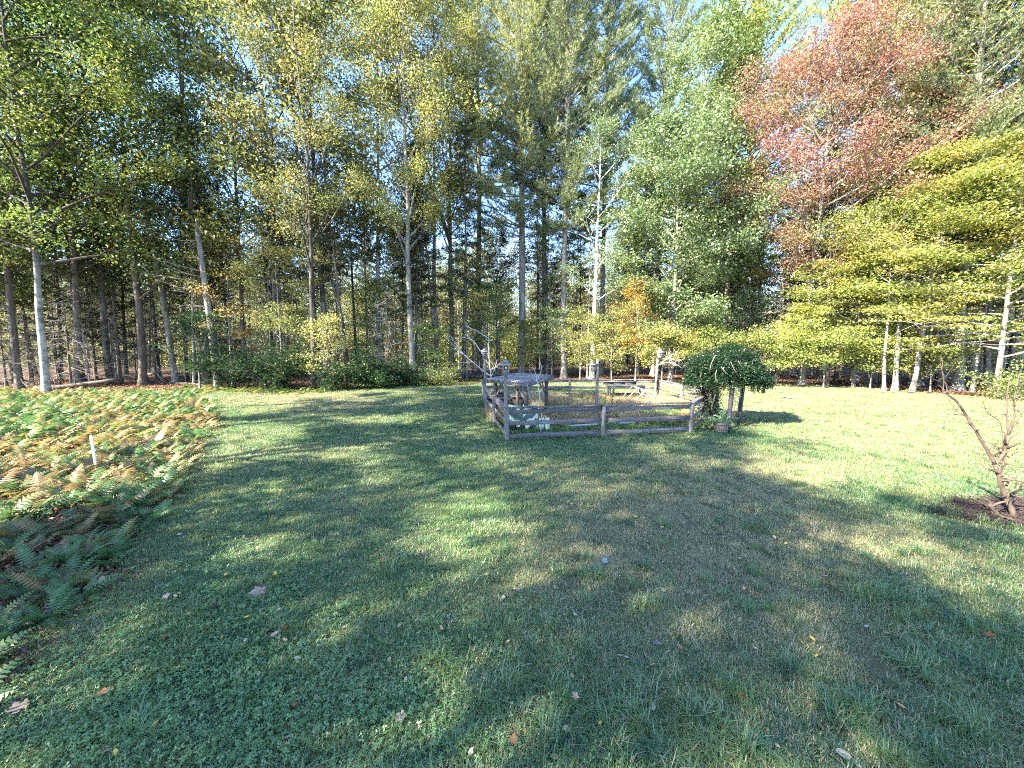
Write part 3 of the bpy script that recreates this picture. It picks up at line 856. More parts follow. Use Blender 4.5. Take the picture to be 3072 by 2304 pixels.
def put_shrub(name, lab, u, y, *a, group=None):
    ms = shrub(*a); r = thing(name, lab, 'shrub', at_px(u, y), 0, group); obj('stem', ms[0], r); obj('foliage', ms[1], r)
put_shrub('shrub', 'broad dark green shrub left of the twin trunk', 815, 26.8, 71, 4.6, 3.1, 7500, 0.17, 'leaf_shrub', 26)
put_shrub('shrub', 'rounded dark green shrub right of the twin trunk', 1120, 27.5, 72, 3.3, 2.3, 5500, 0.18, 'leaf_shrub', 20)
put_shrub('shrub', 'low dark green shrub at the mottled pale trunk', 1215, 29.5, 73, 2.1, 1.6, 2600, 0.15, 'leaf_shrub', 14)
put_shrub('shrub', 'low sparse green shrub left of the bare branched sapling', 1310, 30.0, 74, 2.0, 2.2, 2600, 0.13, 'leaf_green', 16)
put_shrub('shrub', 'small dark shrub under the gold sapling', 1000, 26.0, 75, 2.2, 1.4, 2200, 0.14, 'leaf_shrub', 12)
put_shrub('shrub', 'light green twiggy shrub at the corner under the golden beech', 3030, 21.0, 76, 2.6, 2.0, 2600, 0.13, 'weed_green', 16)
put_shrub('shrub', 'tall dark green shrub left of the broad one', 690, 28.0, 77, 3.6, 1.8, 3200, 0.16, 'leaf_shrub', 14)

# --- trees inside the wood --------------------------------------------------
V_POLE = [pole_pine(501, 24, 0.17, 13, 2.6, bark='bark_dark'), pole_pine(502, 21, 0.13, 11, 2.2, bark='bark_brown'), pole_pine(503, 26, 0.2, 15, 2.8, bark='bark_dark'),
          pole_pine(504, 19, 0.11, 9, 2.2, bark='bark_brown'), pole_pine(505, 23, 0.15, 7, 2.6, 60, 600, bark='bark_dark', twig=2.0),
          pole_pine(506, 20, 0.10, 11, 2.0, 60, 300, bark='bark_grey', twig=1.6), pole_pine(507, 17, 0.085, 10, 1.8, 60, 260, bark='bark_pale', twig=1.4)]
V_DEC = [deciduous(511, 22, 0.14, 8, 4.2, 'high', 14, (25, 55), 3600, 0.18, 0.4, 0.6, bark='bark_brown', leaf='leaf_yellowgreen', sides=6, dead=10, thin=0.7),
         deciduous(512, 18, 0.11, 5, 3.6, 'high', 14, (20, 50), 3000, 0.18, 0.4, 0.6, bark='bark_grey', leaf='leaf_green', sides=6, dead=8, thin=0.7),
         deciduous(513, 12, 0.07, 3, 3.0, 'round', 12, (15, 45), 2400, 0.17, 0.5, 0.5, bark='bark_pale', leaf='leaf_gold', sides=6, thin=0.7)]
P_TXT = [('stout dark pine pole', 'stout dark pine poles'), ('slim brown pine pole', 'slim brown pine poles'), ('stout dark pine pole', 'stout dark pine poles'), ('slim brown pine pole', 'slim brown pine poles'),
         ('long twigged dark pine', 'long twigged dark pines'), ('thin grey pine pole', 'thin grey pine poles'), ('thin pale pine pole', 'thin pale pine poles')]
D_TXT = [('thin yellow green maple', 'thin yellow green maples'), ('thin green maple', 'thin green maples'), ('young pale stemmed golden maple', 'young golden maples')]
rng = np.random.default_rng(21)
placed = []
count = 0
tries = 0
while count < 235 and tries < 9000:
    tries += 1
    y = 27 + 68 * rng.uniform() ** 1.25
    x = rng.uniform(-1.45, 1.45) * y
    if abs(x) > 85: continue
    if y < edge_depth(x) + 3.0 or (x < -18 and y < 29): continue
    md = 1.5 if y < 50 else 2.1
    if any((x - a) ** 2 + (y - b) ** 2 < md * md for a, b in placed): continue
    # keep the centre a little more open so that light falls in
    placed.append((x, y)); count += 1
    if rng.uniform() < (0.84 if x < 0 else 0.72):
        k = int(rng.choice(7, p=[0.2, 0.16, 0.16, 0.16, 0.14, 0.1, 0.08] if x < -12 else [0.1, 0.12, 0.08, 0.14, 0.1, 0.24, 0.22])); nm, ms = 'pine_tree', V_POLE[k]; tx, gp_ = P_TXT[k]
    else:
        k = int(rng.integers(0, 3)); nm, ms = 'maple_tree', V_DEC[k]; tx, gp_ = D_TXT[k]
    deep = 'far inside' if y > 58 else 'inside'
    lab = '%s %s the wood behind %s' % (tx, deep, near_tree(x, y))
    place_tree(nm, lab, 'tree', (x, y, -0.03), ms, rng.uniform(0, 6.28), '%s %s the wood behind %s' % (gp_, deep, near_tree(x, y)), rng.uniform(0.8, 1.15), (rng.normal() * 0.03, rng.normal() * 0.03))

# second row: fuller crowns right behind the edge trees
V2 = {'green': deciduous(521, 26, 0.2, 5, 5.0, 'column', 24, (20, 50), 15000, 0.2, 0.45, 0.6, bark='bark_brown', leaf='leaf_green', sides=6, dead=8, thin=0.8),
      'yellowgreen': deciduous(522, 25, 0.18, 6, 4.6, 'column', 22, (20, 55), 13000, 0.2, 0.4, 0.6, bark='bark_dark', leaf='leaf_yellowgreen', sides=6, dead=12, thin=0.75),
      'yellow': deciduous(523, 28, 0.18, 9, 4.6, 'high', 22, (25, 55), 13000, 0.19, 0.35, 0.6, bark='bark_grey', leaf='leaf_yellow', sides=6, dead=12, thin=0.75),
      'silver': deciduous(524, 22, 0.18, 3, 5.0, 'round', 24, (15, 45), 14000, 0.21, 0.45, 0.6, bark='bark_grey', leaf='leaf_silver', sides=6, thin=0.85),
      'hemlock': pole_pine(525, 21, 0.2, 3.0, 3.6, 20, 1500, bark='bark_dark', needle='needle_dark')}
V2_TXT = {'green': ('maple_tree', 'green leaved tree close behind ', 'green trees close behind '), 'yellowgreen': ('maple_tree', 'yellow green tree close behind ', 'yellow green trees close behind '),
          'yellow': ('ash_tree', 'tall yellow leaved tree close behind ', 'yellow trees close behind '), 'silver': ('maple_tree', 'pale green full tree close behind ', 'pale green trees close behind '),
          'hemlock': ('hemlock_tree', 'dark needled hemlock close behind ', 'dark hemlocks close behind ')}
rng = np.random.default_rng(41)
second = [(60, 27, 'green', 1.2), (235, 29, 'green', 1.3), (430, 30, 'green', 1.35), (620, 31.5, 'green', 1.4), (850, 31, 'yellowgreen', 1.4), (1000, 32, 'yellowgreen', 1.4), (1140, 34, 'yellow', 1.3), (1310, 36, 'yellow', 1.35),
          (2180, 36, 'green', 1.3), (2690, 31, 'yellowgreen', 1.3), (2820, 30, 'green', 1.25), (2960, 28, 'yellowgreen', 1.2),
          (40, 32, 'hemlock'), (250, 32, 'hemlock'), (380, 36, 'hemlock', 0.8), (480, 40, 'hemlock', 0.8), (690, 40, 'hemlock', 0.75), (110, 40, 'hemlock'), (320, 44, 'hemlock', 0.9), (1740, 50, 'hemlock', 0.9), (2060, 44, 'hemlock'), (2350, 42, 'hemlock'), (2680, 40, 'hemlock'), (2500, 44, 'hemlock', 0.9), (3020, 34, 'hemlock'), (2830, 36, 'hemlock', 0.9),
          (180, 35, 'green', 0.9), (560, 37, 'green', 0.8), (930, 38, 'yellowgreen', 0.75), (1200, 40, 'yellowgreen', 0.75), (1490, 48, 'yellowgreen', 0.8), (1960, 40, 'silver', 0.9), (2150, 41, 'silver', 0.9), (2450, 38, 'green', 0.8), (2760, 34, 'green', 0.9), (3080, 29, 'green', 1.0),
          (-60, 30, 'green', 1.1), (-160, 27, 'hemlock', 1.1), (3200, 30, 'yellowgreen', 1.1), (-120, 33, 'green', 1.2), (-260, 30, 'hemlock', 1.2), (-330, 26, 'green', 1.1), (-420, 29, 'hemlock', 1.2), (-480, 24, 'green', 1.1), (-250, 36, 'green', 1.2)]
for (u, y, k, *sz) in second:
    sz = sz[0] if sz else rng.uniform(0.9, 1.2)
    nm, lab, grp = V2_TXT[k]; pp = at_px(u, y); nt_ = near_tree(pp[0], y)
    place_tree(nm, lab + nt_, 'tree', pp[:2] + (-0.03,), V2[k], rng.uniform(0, 6.28), grp + nt_, sz, (rng.normal() * 0.02, rng.normal() * 0.02))

# far-off wood: reads as one mass of stems, twigs and thin foliage
rng = np.random.default_rng(33); fw = MB()
for k in range(620):
    y = rng.uniform(70, 150); x = rng.uniform(-1.35, 1.35) * y
    H = rng.uniform(14, 24); r0 = rng.uniform(0.10, 0.22)
    z = np.linspace(-0.3, H, 5); q = np.stack([x + np.cumsum(rng.normal(size=5) * 0.15), y + 0 * z, z], 1)
    fw.tube(q, np.linspace(r0, 0.05, 5), 5, cap=False)
    for s in range(7):
        h = rng.uniform(2, H * 0.9); a = rng.uniform(0, 6.28); L = rng.uniform(0.6, 2.4)
        p = np.array([np.interp(h, z, q[:, 0]), y, h]); fw.tube([p, p + np.array([cos(a) * L, sin(a) * L, rng.uniform(-0.4, 0.4)])], [0.035, 0.015], 3, cap=False)
o = obj('distant_wood', fw.mesh('distant_wood', 'bark_grey', True)); tag(o, 'far mass of thin stems deep inside the wood', 'wood', None, 'stuff')
# --- trees left of and behind the viewer, they shade the lawn ---------------
SH = [deciduous(601, 19, 0.22, 4.5, 4.8, 'round', 20, (15, 50), 9500, 0.20, 0.5, 0.38, bark='bark_grey', leaf='leaf_left', thin=0.36),
      deciduous(602, 20, 0.24, 5.5, 5.2, 'round', 20, (20, 50), 9500, 0.20, 0.5, 0.38, bark='bark_brown', leaf='leaf_left', thin=0.36),
      deciduous(603, 20, 0.24, 10.5, 5.2, 'round', 18, (10, 45), 9500, 0.20, 0.5, 0.38, bark='bark_brown', leaf='leaf_left', thin=0.36)]
for k, (x, y, s) in enumerate([(-15.0, 4.6, 0.92), (-15.5, -1.0, 0.98), (-14.5, -6.5, 0.96), (-15.0, -12.0, 1.0), (-14.0, -17.5, 1.0), (-22.0, 6.5, 1.12), (-22.5, 0.5, 1.15),
                               (-21.5, -5.5, 1.12), (-22, -11.5, 1.15), (-27.5, 9.5, 1.2), (-29, 4, 1.2), (-21, -18, 1.15), (-11.5, -9.5, 0.8), (-12, -22, 1.0)]):
    place_tree('maple_tree', 'shade maple standing beyond the fern bed beside the lawn', 'tree', (x, y, -0.03), SH[2 if (x < -20 and y > -1) else k % 2], k * 1.3, 'shade maples beside the lawn', s)

# ------------------------------------------------------------------ garden fence
A = G(1521, 1326); B = G(2071, 1303)
C_ = Vector((7.45, 14.35, 0)); Dn = Vector((8.85, 22.4, 0)); E_ = Vector((-1.8, 22.9, 0)); F_ = Vector((-1.2, 17.0, 0)); H_ = Vector((8.75, 15.75, 0))
FH = 1.10
fence = thing('garden_fence', 'weathered grey three rail board fence around the vegetable garden', 'fence', (A.x, A.y, 0))
def fence_post(p, h=FH - 0.04, s=0.115, rz=0.0, c=None):
    me = plank_mesh(h + 0.2, s, s, 'wood_post', axis='Z', wob=0.003)
    o = obj('post', me, fence, (p.x - A.x, p.y - A.y, -0.2), (random.gauss(0, 0.012), random.gauss(0, 0.012), rz))
    k = random.uniform(0.85, 1.15) if c is None else c
    o.color = (k, k, k * 1.02, 1)
def fence_run(p, q, nsec, first=True, last=True, cap=True, inset=1):
    p, q = Vector(p), Vector(q); d = (q - p); n = Vector((-d.y, d.x, 0)).normalized() * inset
    rz = atan2(d.y, d.x)
    for s in range(nsec + 1):
        if (s == 0 and not first) or (s == nsec and not last): continue
        fence_post(p + d * s / nsec, rz=rz)
    dn = d.normalized()
    for s in range(nsec):
        a = p + d * s / nsec + dn * 0.06; b = p + d * (s + 1) / nsec - dn * 0.06
        for z in (0.19, 0.585, 0.955):
            j = random.gauss(0, 0.012)
            beam('rail', fence, a + Vector((0, 0, z + j)), b + Vector((0, 0, z + random.gauss(0, 0.012))), 0.14, 0.032, 'wood_grey')
        if cap:
            beam('cap_board', fence, p + d * s / nsec + Vector((0, 0, FH - 0.015)) + dn * (0.003), p + d * (s + 1) / nsec + Vector((0, 0, FH - 0.015)) - dn * 0.003, 0.03, 0.16, 'wood_grey')
fence_run(A, B, 2)
fence_run(A, F_, 2, first=False)
fence_run(F_, E_, 2, first=False)
fence_run(E_, Dn, 4, first=False)
fence_run(Dn, H_, 2, first=False)
fence_run(B, C_, 1, first=False)

# ------------------------------------------------------------------ birdhouse poles and birdhouses
def pole(label, p, h, s=0.095, lean=(0, 0)):
    me = plank_mesh(h + 0.2, s, s, 'wood_post', axis='Z', wob=0.004)
    r = obj('wooden_pole', me, None, (p[0], p[1], -0.2), (lean[0], lean[1], 0.2))
    r.color = (1.05, 1.03, 1.0, 1)
    tag(r, label, 'pole')
def birdhouse(label, p, z, w, h, rz, block=True):
    r = thing('birdhouse', label, 'birdhouse', (p[0], p[1], z), rz)
    mb = MB()
    fr, bk = h * 0.80, h * 0.95          # front lower than back
    v = [(-w/2, -w/2, 0), (w/2, -w/2, 0), (w/2, w/2, 0), (-w/2, w/2, 0), (-w/2, -w/2, fr), (w/2, -w/2, fr), (w/2, w/2, bk), (-w/2, w/2, bk)]
    mb.add(v, [(3, 2, 1, 0), (4, 5, 6, 7), (0, 1, 5, 4), (1, 2, 6, 5), (2, 3, 7, 6), (3, 0, 4, 7)])
    o = obj('box', mb.mesh('box', 'wood_post'), r); o.color = (1.25, 1.15, 1.05, 1)
    mb = MB(); rw, rd = w * 0.72, w * 0.78
    sl = (bk - fr) / w
    top = lambda y: fr + (y + w / 2) * sl + 0.004
    v = [(x, y, top(y) + dz) for dz in (0, 0.028) for (x, y) in ((-rw, -rd), (rw, -rd), (rw, rd * 0.8), (-rw, rd * 0.8))]
    mb.add(v, [(3, 2, 1, 0), (4, 5, 6, 7), (0, 1, 5, 4), (1, 2, 6, 5), (2, 3, 7, 6), (3, 0, 4, 7)])
    o = obj('roof', mb.mesh('roof', 'wood_post'), r); o.color = (1.5, 1.5, 1.45, 1)
    if block:
        mb = MB(); mb.box(-w * 0.33, w * 0.33, -w * 0.2, w * 0.35, bk + 0.01, bk + 0.10)
        o = obj('pole_cap', mb.mesh('cap', 'wood_post'), r); o.color = (1.3, 1.3, 1.3, 1)
    mb = MB(); mb.box(-w * 0.26, w * 0.26, -w / 2 - 0.014, -w / 2 + 0.004, fr * 0.50, fr * 0.95)
    pl = obj('hole_guard', mb.mesh('guard', 'wood_dark'), r)
    an = np.arange(14) / 14 * 2 * pi; rr_ = w * 0.15
    v = [(0, -w / 2 - 0.017, fr * 0.72)] + [(cos(a) * rr_, -w / 2 - 0.017, fr * 0.72 + sin(a) * rr_) for a in an]
    mb = MB(); mb.add(v, None, [(0, 1 + k, 1 + (k + 1) % 14) for k in range(14)])
    o = obj('entrance_hole', mb.mesh('hole', 'strip_pale'), pl)
P1 = D(1517, 1200, 11.80); P2 = D(1455, 1140, 22.70); P3 = D(1790, 1200, 14.6); P4 = D(1966, 1150, 22.25)
pole('straight grey pole beside the front fence corner', P1, 2.42)
pole('grey pole at the back fence corner by the bare sapling', P2, 2.78, 0.11)
pole('lone grey pole standing in the middle of the garden', P3, 2.52, 0.095)
pole('crooked grey pole at the back fence corner by the potting bench', P4, 2.7, 0.12, (0.0, 0.045))
birdhouse('grey birdhouse with flat roof above the slatted shelter', (P1.x, P1.y - 0.16), 2.10, 0.215, 0.36, 0.12)
birdhouse('pale birdhouse on the pole beside the bare sapling', (P2.x, P2.y - 0.2), 2.42, 0.27, 0.44, 0.2)
birdhouse('small grey birdhouse facing sideways on the lone middle pole', (P3.x - 0.14, P3.y), 2.02, 0.17, 0.30, -1.35, False)
birdhouse('white looking birdhouse on the crooked pole with dead branches', (P4.x + 0.16, P4.y - 0.2), 2.38, 0.28, 0.44, 0.05)

# ------------------------------------------------------------------ slatted shelter
sl0 = Vector((-0.95, 14.3, 0)); fr0 = Vector((0.38, 12.75, 0)); rt0 = Vector((1.72, 15.7, 0)); bk0 = sl0 + rt0 - fr0
SZ = 1.68
shel = thing('slatted_shelter', 'low grey wooden shelter with slatted roof inside the garden', 'shelter', (0.4, 14.2, 0))
e1 = rt0 - fr0; e2 = sl0 - fr0; u1 = e1.normalized(); u2 = e2.normalized()
nsl = 20                                               # slats run along e1, laid side by side along e2
for k in range(nsl):
    a = fr0 + e2 * ((k + 0.5) / nsl)
    j = random.gauss(0, 0.03); zz = SZ + 0.09 + random.gauss(0, 0.006) - 0.02
    beam('roof_slat', shel, a - u1 * (0.05 + j) + Vector((0, 0, zz)), a + e1 + u1 * 0.05 + Vector((0, 0, zz + 0.05)), 0.045, 0.072, 'wood_slat')
for f in (0.02, 0.5, 0.97):                            # joists under the slats
    a = fr0 + e1 * f; beam('joist', shel, a + Vector((0, 0, SZ - 0.01 + 0.05 * f)), a + e2 + Vector((0, 0, SZ - 0.01 + 0.05 * f)), 0.12, 0.045, 'wood_grey')
for f in (0.0, 1.0):                                   # side beams
    a = fr0 + e2 * f + u2 * (0.05 if f else -0.05)
    beam('side_beam', shel, a + Vector((0, 0, SZ - 0.02)), a + e1 + Vector((0, 0, SZ + 0.03)), 0.17, 0.045, 'wood_grey')
spost = []
for (f1, f2) in ((0.16, 0.06), (0.16, 0.94), (0.84, 0.06), (0.84, 0.94)):
    p = fr0 + e1 * f1 + e2 * f2; spost.append(p)
    me = plank_mesh(SZ - 0.10 + 0.2, 0.13, 0.13, 'wood_post', axis='Z', wob=0.002)
    o = obj('post', me, shel, (p.x - 0.4, p.y - 14.2, -0.2), (0, 0, atan2(u1.y, u1.x))); o.color = (0.55, 0.48, 0.42, 1)
    for (dv, l) in ((u1 * (1 if f1 < 0.5 else -1), 0.5), (u2 * (1 if f2 < 0.5 else -1), 0.45)):
        beam('brace', shel, p + Vector((0, 0, SZ - 0.62)) + dv * 0.06, p + dv * l + Vector((0, 0, SZ - 0.14)), 0.07, 0.04, 'wood_grey')

# ------------------------------------------------------------------ green and white painted box (star pattern boards)
bx = thing('garden_box', 'dark green box with pale star stripes behind the front fence', 'box', (0.34, 13.05, 0), 0.03)
bw, bd, bh = 1.16, 0.5, 0.82
mb = MB(); mb.box(-bw/2, bw/2, 0, bd, 0.0, bh)
obj('body', mb.mesh('body', 'paint_dark_green'), bx)
def face_poly(name, pts, mat, y=-0.012, th=0.012):
    n = len(pts); v = [(p[0], y, p[1]) for p in pts] + [(p[0], y + th - 0.001, p[1]) for p in pts]
    mb = MB(); me = bpy.data.meshes.new(name)
    fc = [tuple(range(n)), tuple(range(2 * n - 1, n - 1, -1))] + [(k, k + n, (k + 1) % n + n, (k + 1) % n) for k in range(n)]
    me.from_pydata(v, [], fc); me.materials.append(M[mat]); me.update()
    return obj(name, me, bx)
hw = bw / 2; cz = 0.42
face_poly('stripe_board', [(-0.20, bh - 0.02), (-0.06, bh - 0.02), (-0.06, cz + 0.14)], 'paint_pale_green')
face_poly('stripe_board', [(0.06, bh - 0.02), (0.34, bh - 0.02), (0.06, cz + 0.06)], 'paint_pale_green')
face_poly('stripe_board', [(-hw, cz + 0.30), (-hw, cz + 0.06), (-0.36, cz - 0.05), (-0.22, cz - 0.05)][::-1], 'paint_pale_green')
face_poly('stripe_board', [(-0.36, cz - 0.05), (-0.06, cz - 0.05), (-0.06, 0.14), (-0.14, 0.12)], 'paint_pale_green')
face_poly('stripe_board', [(0.14, cz - 0.08), (0.26, cz + 0.02), (0.50, cz + 0.02), (0.20, 0.04), (0.14, 0.10)][::-1], 'paint_pale_green')
face_poly('stripe_board', [(hw, 0.02), (0.42, 0.02), (hw, 0.22)][::-1], 'paint_pale_green')
face_poly('stripe_board', [(hw, cz + 0.24), (hw, cz + 0.02), (0.36, cz + 0.02)], 'paint_pale_green')
for k, (x0, x1, m_) in enumerate(((-hw - 0.03, -0.05, 'paint_pale_green'), (-0.045, 0.06, 'paint_dark_green'), (0.065, hw + 0.03, 'paint_pale_green'))):
    mb = MB(); mb.box(x0, x1, -0.05, bd + 0.04, bh + 0.003, bh + 0.03); obj('lid_board', mb.mesh('lid', m_), bx)
for k in range(2):                                      # pale drums beside it
    mb = MB(); an = np.arange(16) / 16 * 2 * pi
    mb.tube([(0, 0, 0), (0, 0, 0.02), (0, 0, 0.22), (0, 0, 0.42), (0, 0, 0.44)], [0.09, 0.10, 0.105, 0.10, 0.085], 16)
    o = obj('bucket', mb.mesh('bucket', 'paint_pale_green', True), None, (1.05 + 0.21 * k, 13.12 + 0.05 * k, 0))
    tag(o, ['pale green upright bucket against the striped box', 'pale green upright bucket at the outer end beside the other bucket'][k], 'bucket')

# ------------------------------------------------------------------ dark step shelf and planter box in the garden corner
st = thing('plant_steps', 'dark wooden stepped plant stand by the left fence', 'plant stand', (-0.72, 17.4, 0), 0.15)
for k in range(3):
    mb = MB(); mb.box(-0.45, 0.45, -0.15 + 0.28 * k, 0.13 + 0.28 * k, 0.28 + 0.27 * k, 0.32 + 0.27 * k); obj('step_board', mb.mesh('step', 'wood_slat'), st)
    mb = MB(); mb.box(-0.43, 0.43, -0.10 + 0.28 * k, -0.07 + 0.28 * k, 0.02 + 0.0 * k, 0.278 + 0.27 * k); obj('riser', mb.mesh('riser', 'wood_dark'), st)
for s in (-1, 1):
    mb = MB(); mb.box(s * 0.40 - 0.02, s * 0.40 + 0.02, -0.06, 0.66, 0.0, 0.275); obj('side_board', mb.mesh('side', 'wood_dark'), st)
pb = thing('planter_box', 'square dark planter box with pale rim under the shelter', 'planter', (0.32, 18.3, 0), 0.1)
for (x0, x1, y0, y1) in ((-0.32, 0.32, -0.30, -0.26), (-0.32, 0.32, 0.26, 0.30), (-0.32, -0.28, -0.257, 0.257), (0.28, 0.32, -0.257, 0.257)):
    mb = MB(); mb.box(x0, x1, y0, y1, 0, 0.58); obj('side_board', mb.mesh('side', 'wood_dark'), pb)
for (x0, x1, y0, y1) in ((-0.40, 0.40, -0.38, -0.25), (-0.40, 0.40, 0.25, 0.38), (-0.40, -0.26, -0.247, 0.247), (0.26, 0.40, -0.247, 0.247)):
    mb = MB(); mb.box(x0, x1, y0, y1, 0.583, 0.62); obj('rim_board', mb.mesh('rim', 'wood_slat'), pb)
mb = MB(); mb.box(-0.275, 0.275, -0.255, 0.255, 0.40, 0.47); obj('soil', mb.mesh('soil', 'mulch'), pb)
lb = thing('low_bench', 'low plank bench left of the dark planter box', 'bench', (-0.25, 18.6, 0), 0.1)
for k in range(2):
    mb = MB(); mb.box(-0.42, 0.38, -0.16 + 0.165 * k, 0.0 + 0.165 * k, 0.36, 0.40); obj('seat_board', mb.mesh('seat', 'wood_slat'), lb)
for s in (-1, 1):
    mb = MB(); mb.box(s * 0.34 - 0.03, s * 0.34 + 0.03, -0.12, 0.12, 0.0, 0.357); obj('leg', mb.mesh('leg', 'wood_dark'), lb)

# ------------------------------------------------------------------ potting bench at the back fence
pbn = thing('potting_bench', 'grey potting bench with dark backboard at the back fence', 'bench', (6.65, 21.6, 0), -0.02)
for k in range(4):
    mb = MB(); mb.box(-1.10, 1.05, -0.36 + 0.165 * k, -0.20 + 0.165 * k, 0.78, 0.815); obj('top_board', mb.mesh('top', 'wood_slat'), pbn)
mb = MB(); mb.box(-1.05, 1.0, -0.34, -0.30, 0.66, 0.777); obj('apron', mb.mesh('apron', 'wood_grey'), pbn)
for k in range(3):
    mb = MB(); mb.box(-1.25 + 0.66 * k, -0.61 + 0.66 * k, 0.34, 0.37, 0.83, 1.00); obj('back_board', mb.mesh('back', 'wood_dark'), pbn)
mb = MB(); mb.box(-1.28, 0.74, 0.28, 0.42, 1.003, 1.03); obj('shelf_board', mb.mesh('shelf', 'wood_slat'), pbn)
for (x, y) in ((-0.98, -0.26), (0.92, -0.26), (-0.98, 0.27), (0.92, 0.27)):
    mb = MB(); mb.box(x - 0.05, x + 0.05, y - 0.04, y + 0.04, 0.0, 0.775); obj('leg', mb.mesh('leg', 'wood_grey'), pbn)
mb = MB(); mb.box(-0.92, 0.86, 0.2, 0.24, 0.18, 0.32); obj('stretcher', mb.mesh('stretcher', 'wood_dark'), pbn)

# ------------------------------------------------------------------ A-frame trellis of pale strips
tr = thing('bean_trellis', 'pale tent shaped trellis of thin strips over dry grass', 'trellis', (6.6, 19.2, 0))
ra, rb = Vector((6.75, 20.75, 0.86)), Vector((6.75, 17.4, 0.82))
beam('ridge_strip', tr, ra, rb, 0.05, 0.03, 'strip_pale', col=(1, 1, 1))
for f in (0.02, 0.28, 0.62, 0.98):
    p = ra + (rb - ra) * f
    for s in (-1, 1):
        beam('leg_strip', tr, p + Vector((0.02 * s, 0.028 * s, 0.01)), Vector((p.x + s * 0.85, p.y + 0.028 * s, -0.05)), 0.045, 0.022, 'strip_pale', col=(1, 1, 1))

# ------------------------------------------------------------------ long boards lying in the bed
for k, (p, q, lab) in enumerate(((G(1700, 1283), G(1905, 1272), 'long pale plank lying on the grass behind the front fence'), (G(1690, 1275), G(1900, 1264), 'long grey plank lying just behind the pale one'),
                                 (G(1625, 1250), G(1800, 1266), 'grey plank lying slanted beside the striped box'), (G(1640, 1244), G(1790, 1252), 'narrow plank lying behind the slanted one'))):
    o = beam('plank', None, p + Vector((0, 0, 0.06)), q + Vector((0, 0, 0.07)), 0.05, 0.14, 'strip_pale' if k == 0 else 'wood_grey', col=(1, 1, 1))
    tag(o, lab, 'plank')

# ------------------------------------------------------------------ half barrel with plant
br = thing('barrel_planter', 'half barrel planter with rusty hoops at the fence corner', 'planter', tuple(G(2162, 1299)))
NS = 16
for k in range(NS):
    a0, a1 = 2 * pi * (k + 0.04) / NS, 2 * pi * (k + 0.96) / NS
    v = []
    for z, r in ((0, 0.185), (0.19, 0.222), (0.38, 0.228)):
        for rr_ in (r, r - 0.022):
            for a in (a0, a1): v.append((cos(a) * rr_, sin(a) * rr_, z))
    q = []
    for l in (0, 4):
        q += [(l, l + 1, l + 5, l + 4), (l + 3, l + 2, l + 6, l + 7), (l + 2, l, l + 4, l + 6), (l + 1, l + 3, l + 7, l + 5)]
    q += [(0, 2, 3, 1), (8, 9, 11, 10)]
    mb = MB(); mb.add(v, q); o = obj('stave', mb.mesh('stave', 'wood_post'), br); o.color = (1.15, 1.0, 0.95, 1)
for z, r in ((0.07, 0.202), (0.30, 0.231)):
    mb = MB(); an = np.arange(25) / 24 * 2 * pi
    v = [(cos(a) * rr_, sin(a) * rr_, z + dz) for a in an[:-1] for (rr_, dz) in ((r, 0), (r + 0.006, 0), (r + 0.006, 0.035), (r, 0.035))]
    q = [((k * 4 + j), ((k + 1) % 24) * 4 + j, ((k + 1) % 24) * 4 + (j + 1) % 4, k * 4 + (j + 1) % 4) for k in range(24) for j in range(4)]
    mb.add(v, q); obj('hoop', mb.mesh('hoop', 'metal_hoop'), br)
mb = MB(); mb.tube([(0, 0, 0.28), (0, 0, 0.335)], [0.19, 0.195], 16); obj('soil', mb.mesh('soil', 'mulch'), br)
rng = np.random.default_rng(81); lf = MB(); wd = MB()
for k in range(34):
    a = rng.uniform(0, 6.28); sp = rng.uniform(0.2, 1.6)
    q = path((cos(a) * 0.05, sin(a) * 0.05, 0.33), (cos(a) * sp - 0.35, sin(a) * sp, 0.9), rng.uniform(0.3, 0.75), 5, rng, 0.12, (cos(a) * 0.5 - 0.3, 0, -0.7))
    wd.tube(q, np.linspace(0.006, 0.002, 6), 3, cap=False)
    f = rng.uniform(0.15, 1, 40) * 5; k0 = np.minimum(f.astype(int), 4)
    add_tufts(lf, q[k0] + (q[k0 + 1] - q[k0]) * (f - k0)[:, None], np.tile(unit(q[-1] - q[0]), (40, 1)), 3, 0.07, 0.007, rng, 1.1)
bp_ = thing('barrel_plant', 'feathery grey green plant spilling from the half barrel', 'plant', tuple(G(2162, 1299) + Vector((0, 0, 0.0))))
obj('stem', wd.mesh('stem', 'weed_green'), bp_); obj('foliage', lf.mesh('foliage', 'barrel_plant'), bp_)

# ------------------------------------------------------------------ vine covered arbor
arb = thing('garden_arbor', 'wooden garden arbor with leaning posts and wire mesh sides', 'arbor', (8.0, 14.3, 0))
ap = [Vector((7.42, 14.45, 0)), Vector((7.80, 13.25, 0)), Vector((8.75, 14.20, 0)), Vector((8.35, 15.4, 0))]
tops = [Vector((7.55, 14.45, 2.25)), Vector((7.98, 13.35, 2.25)), Vector((8.98, 14.30, 2.25)), Vector((8.5, 15.4, 2.25))]
for k in range(4):
    beam('post', arb, ap[k] + Vector((0, 0, -0.1)), tops[k], 0.15, 0.10, 'wood_grey', col=(0.42, 0.42, 0.5))
for (a, b) in ((0, 1), (3, 2), (0, 3), (1, 2)):
    beam('top_beam', arb, tops[a] + Vector((0, 0, -0.05)), tops[b] + Vector((0, 0, -0.05)), 0.09, 0.04, 'wood_grey', col=(0.5, 0.5, 0.5))
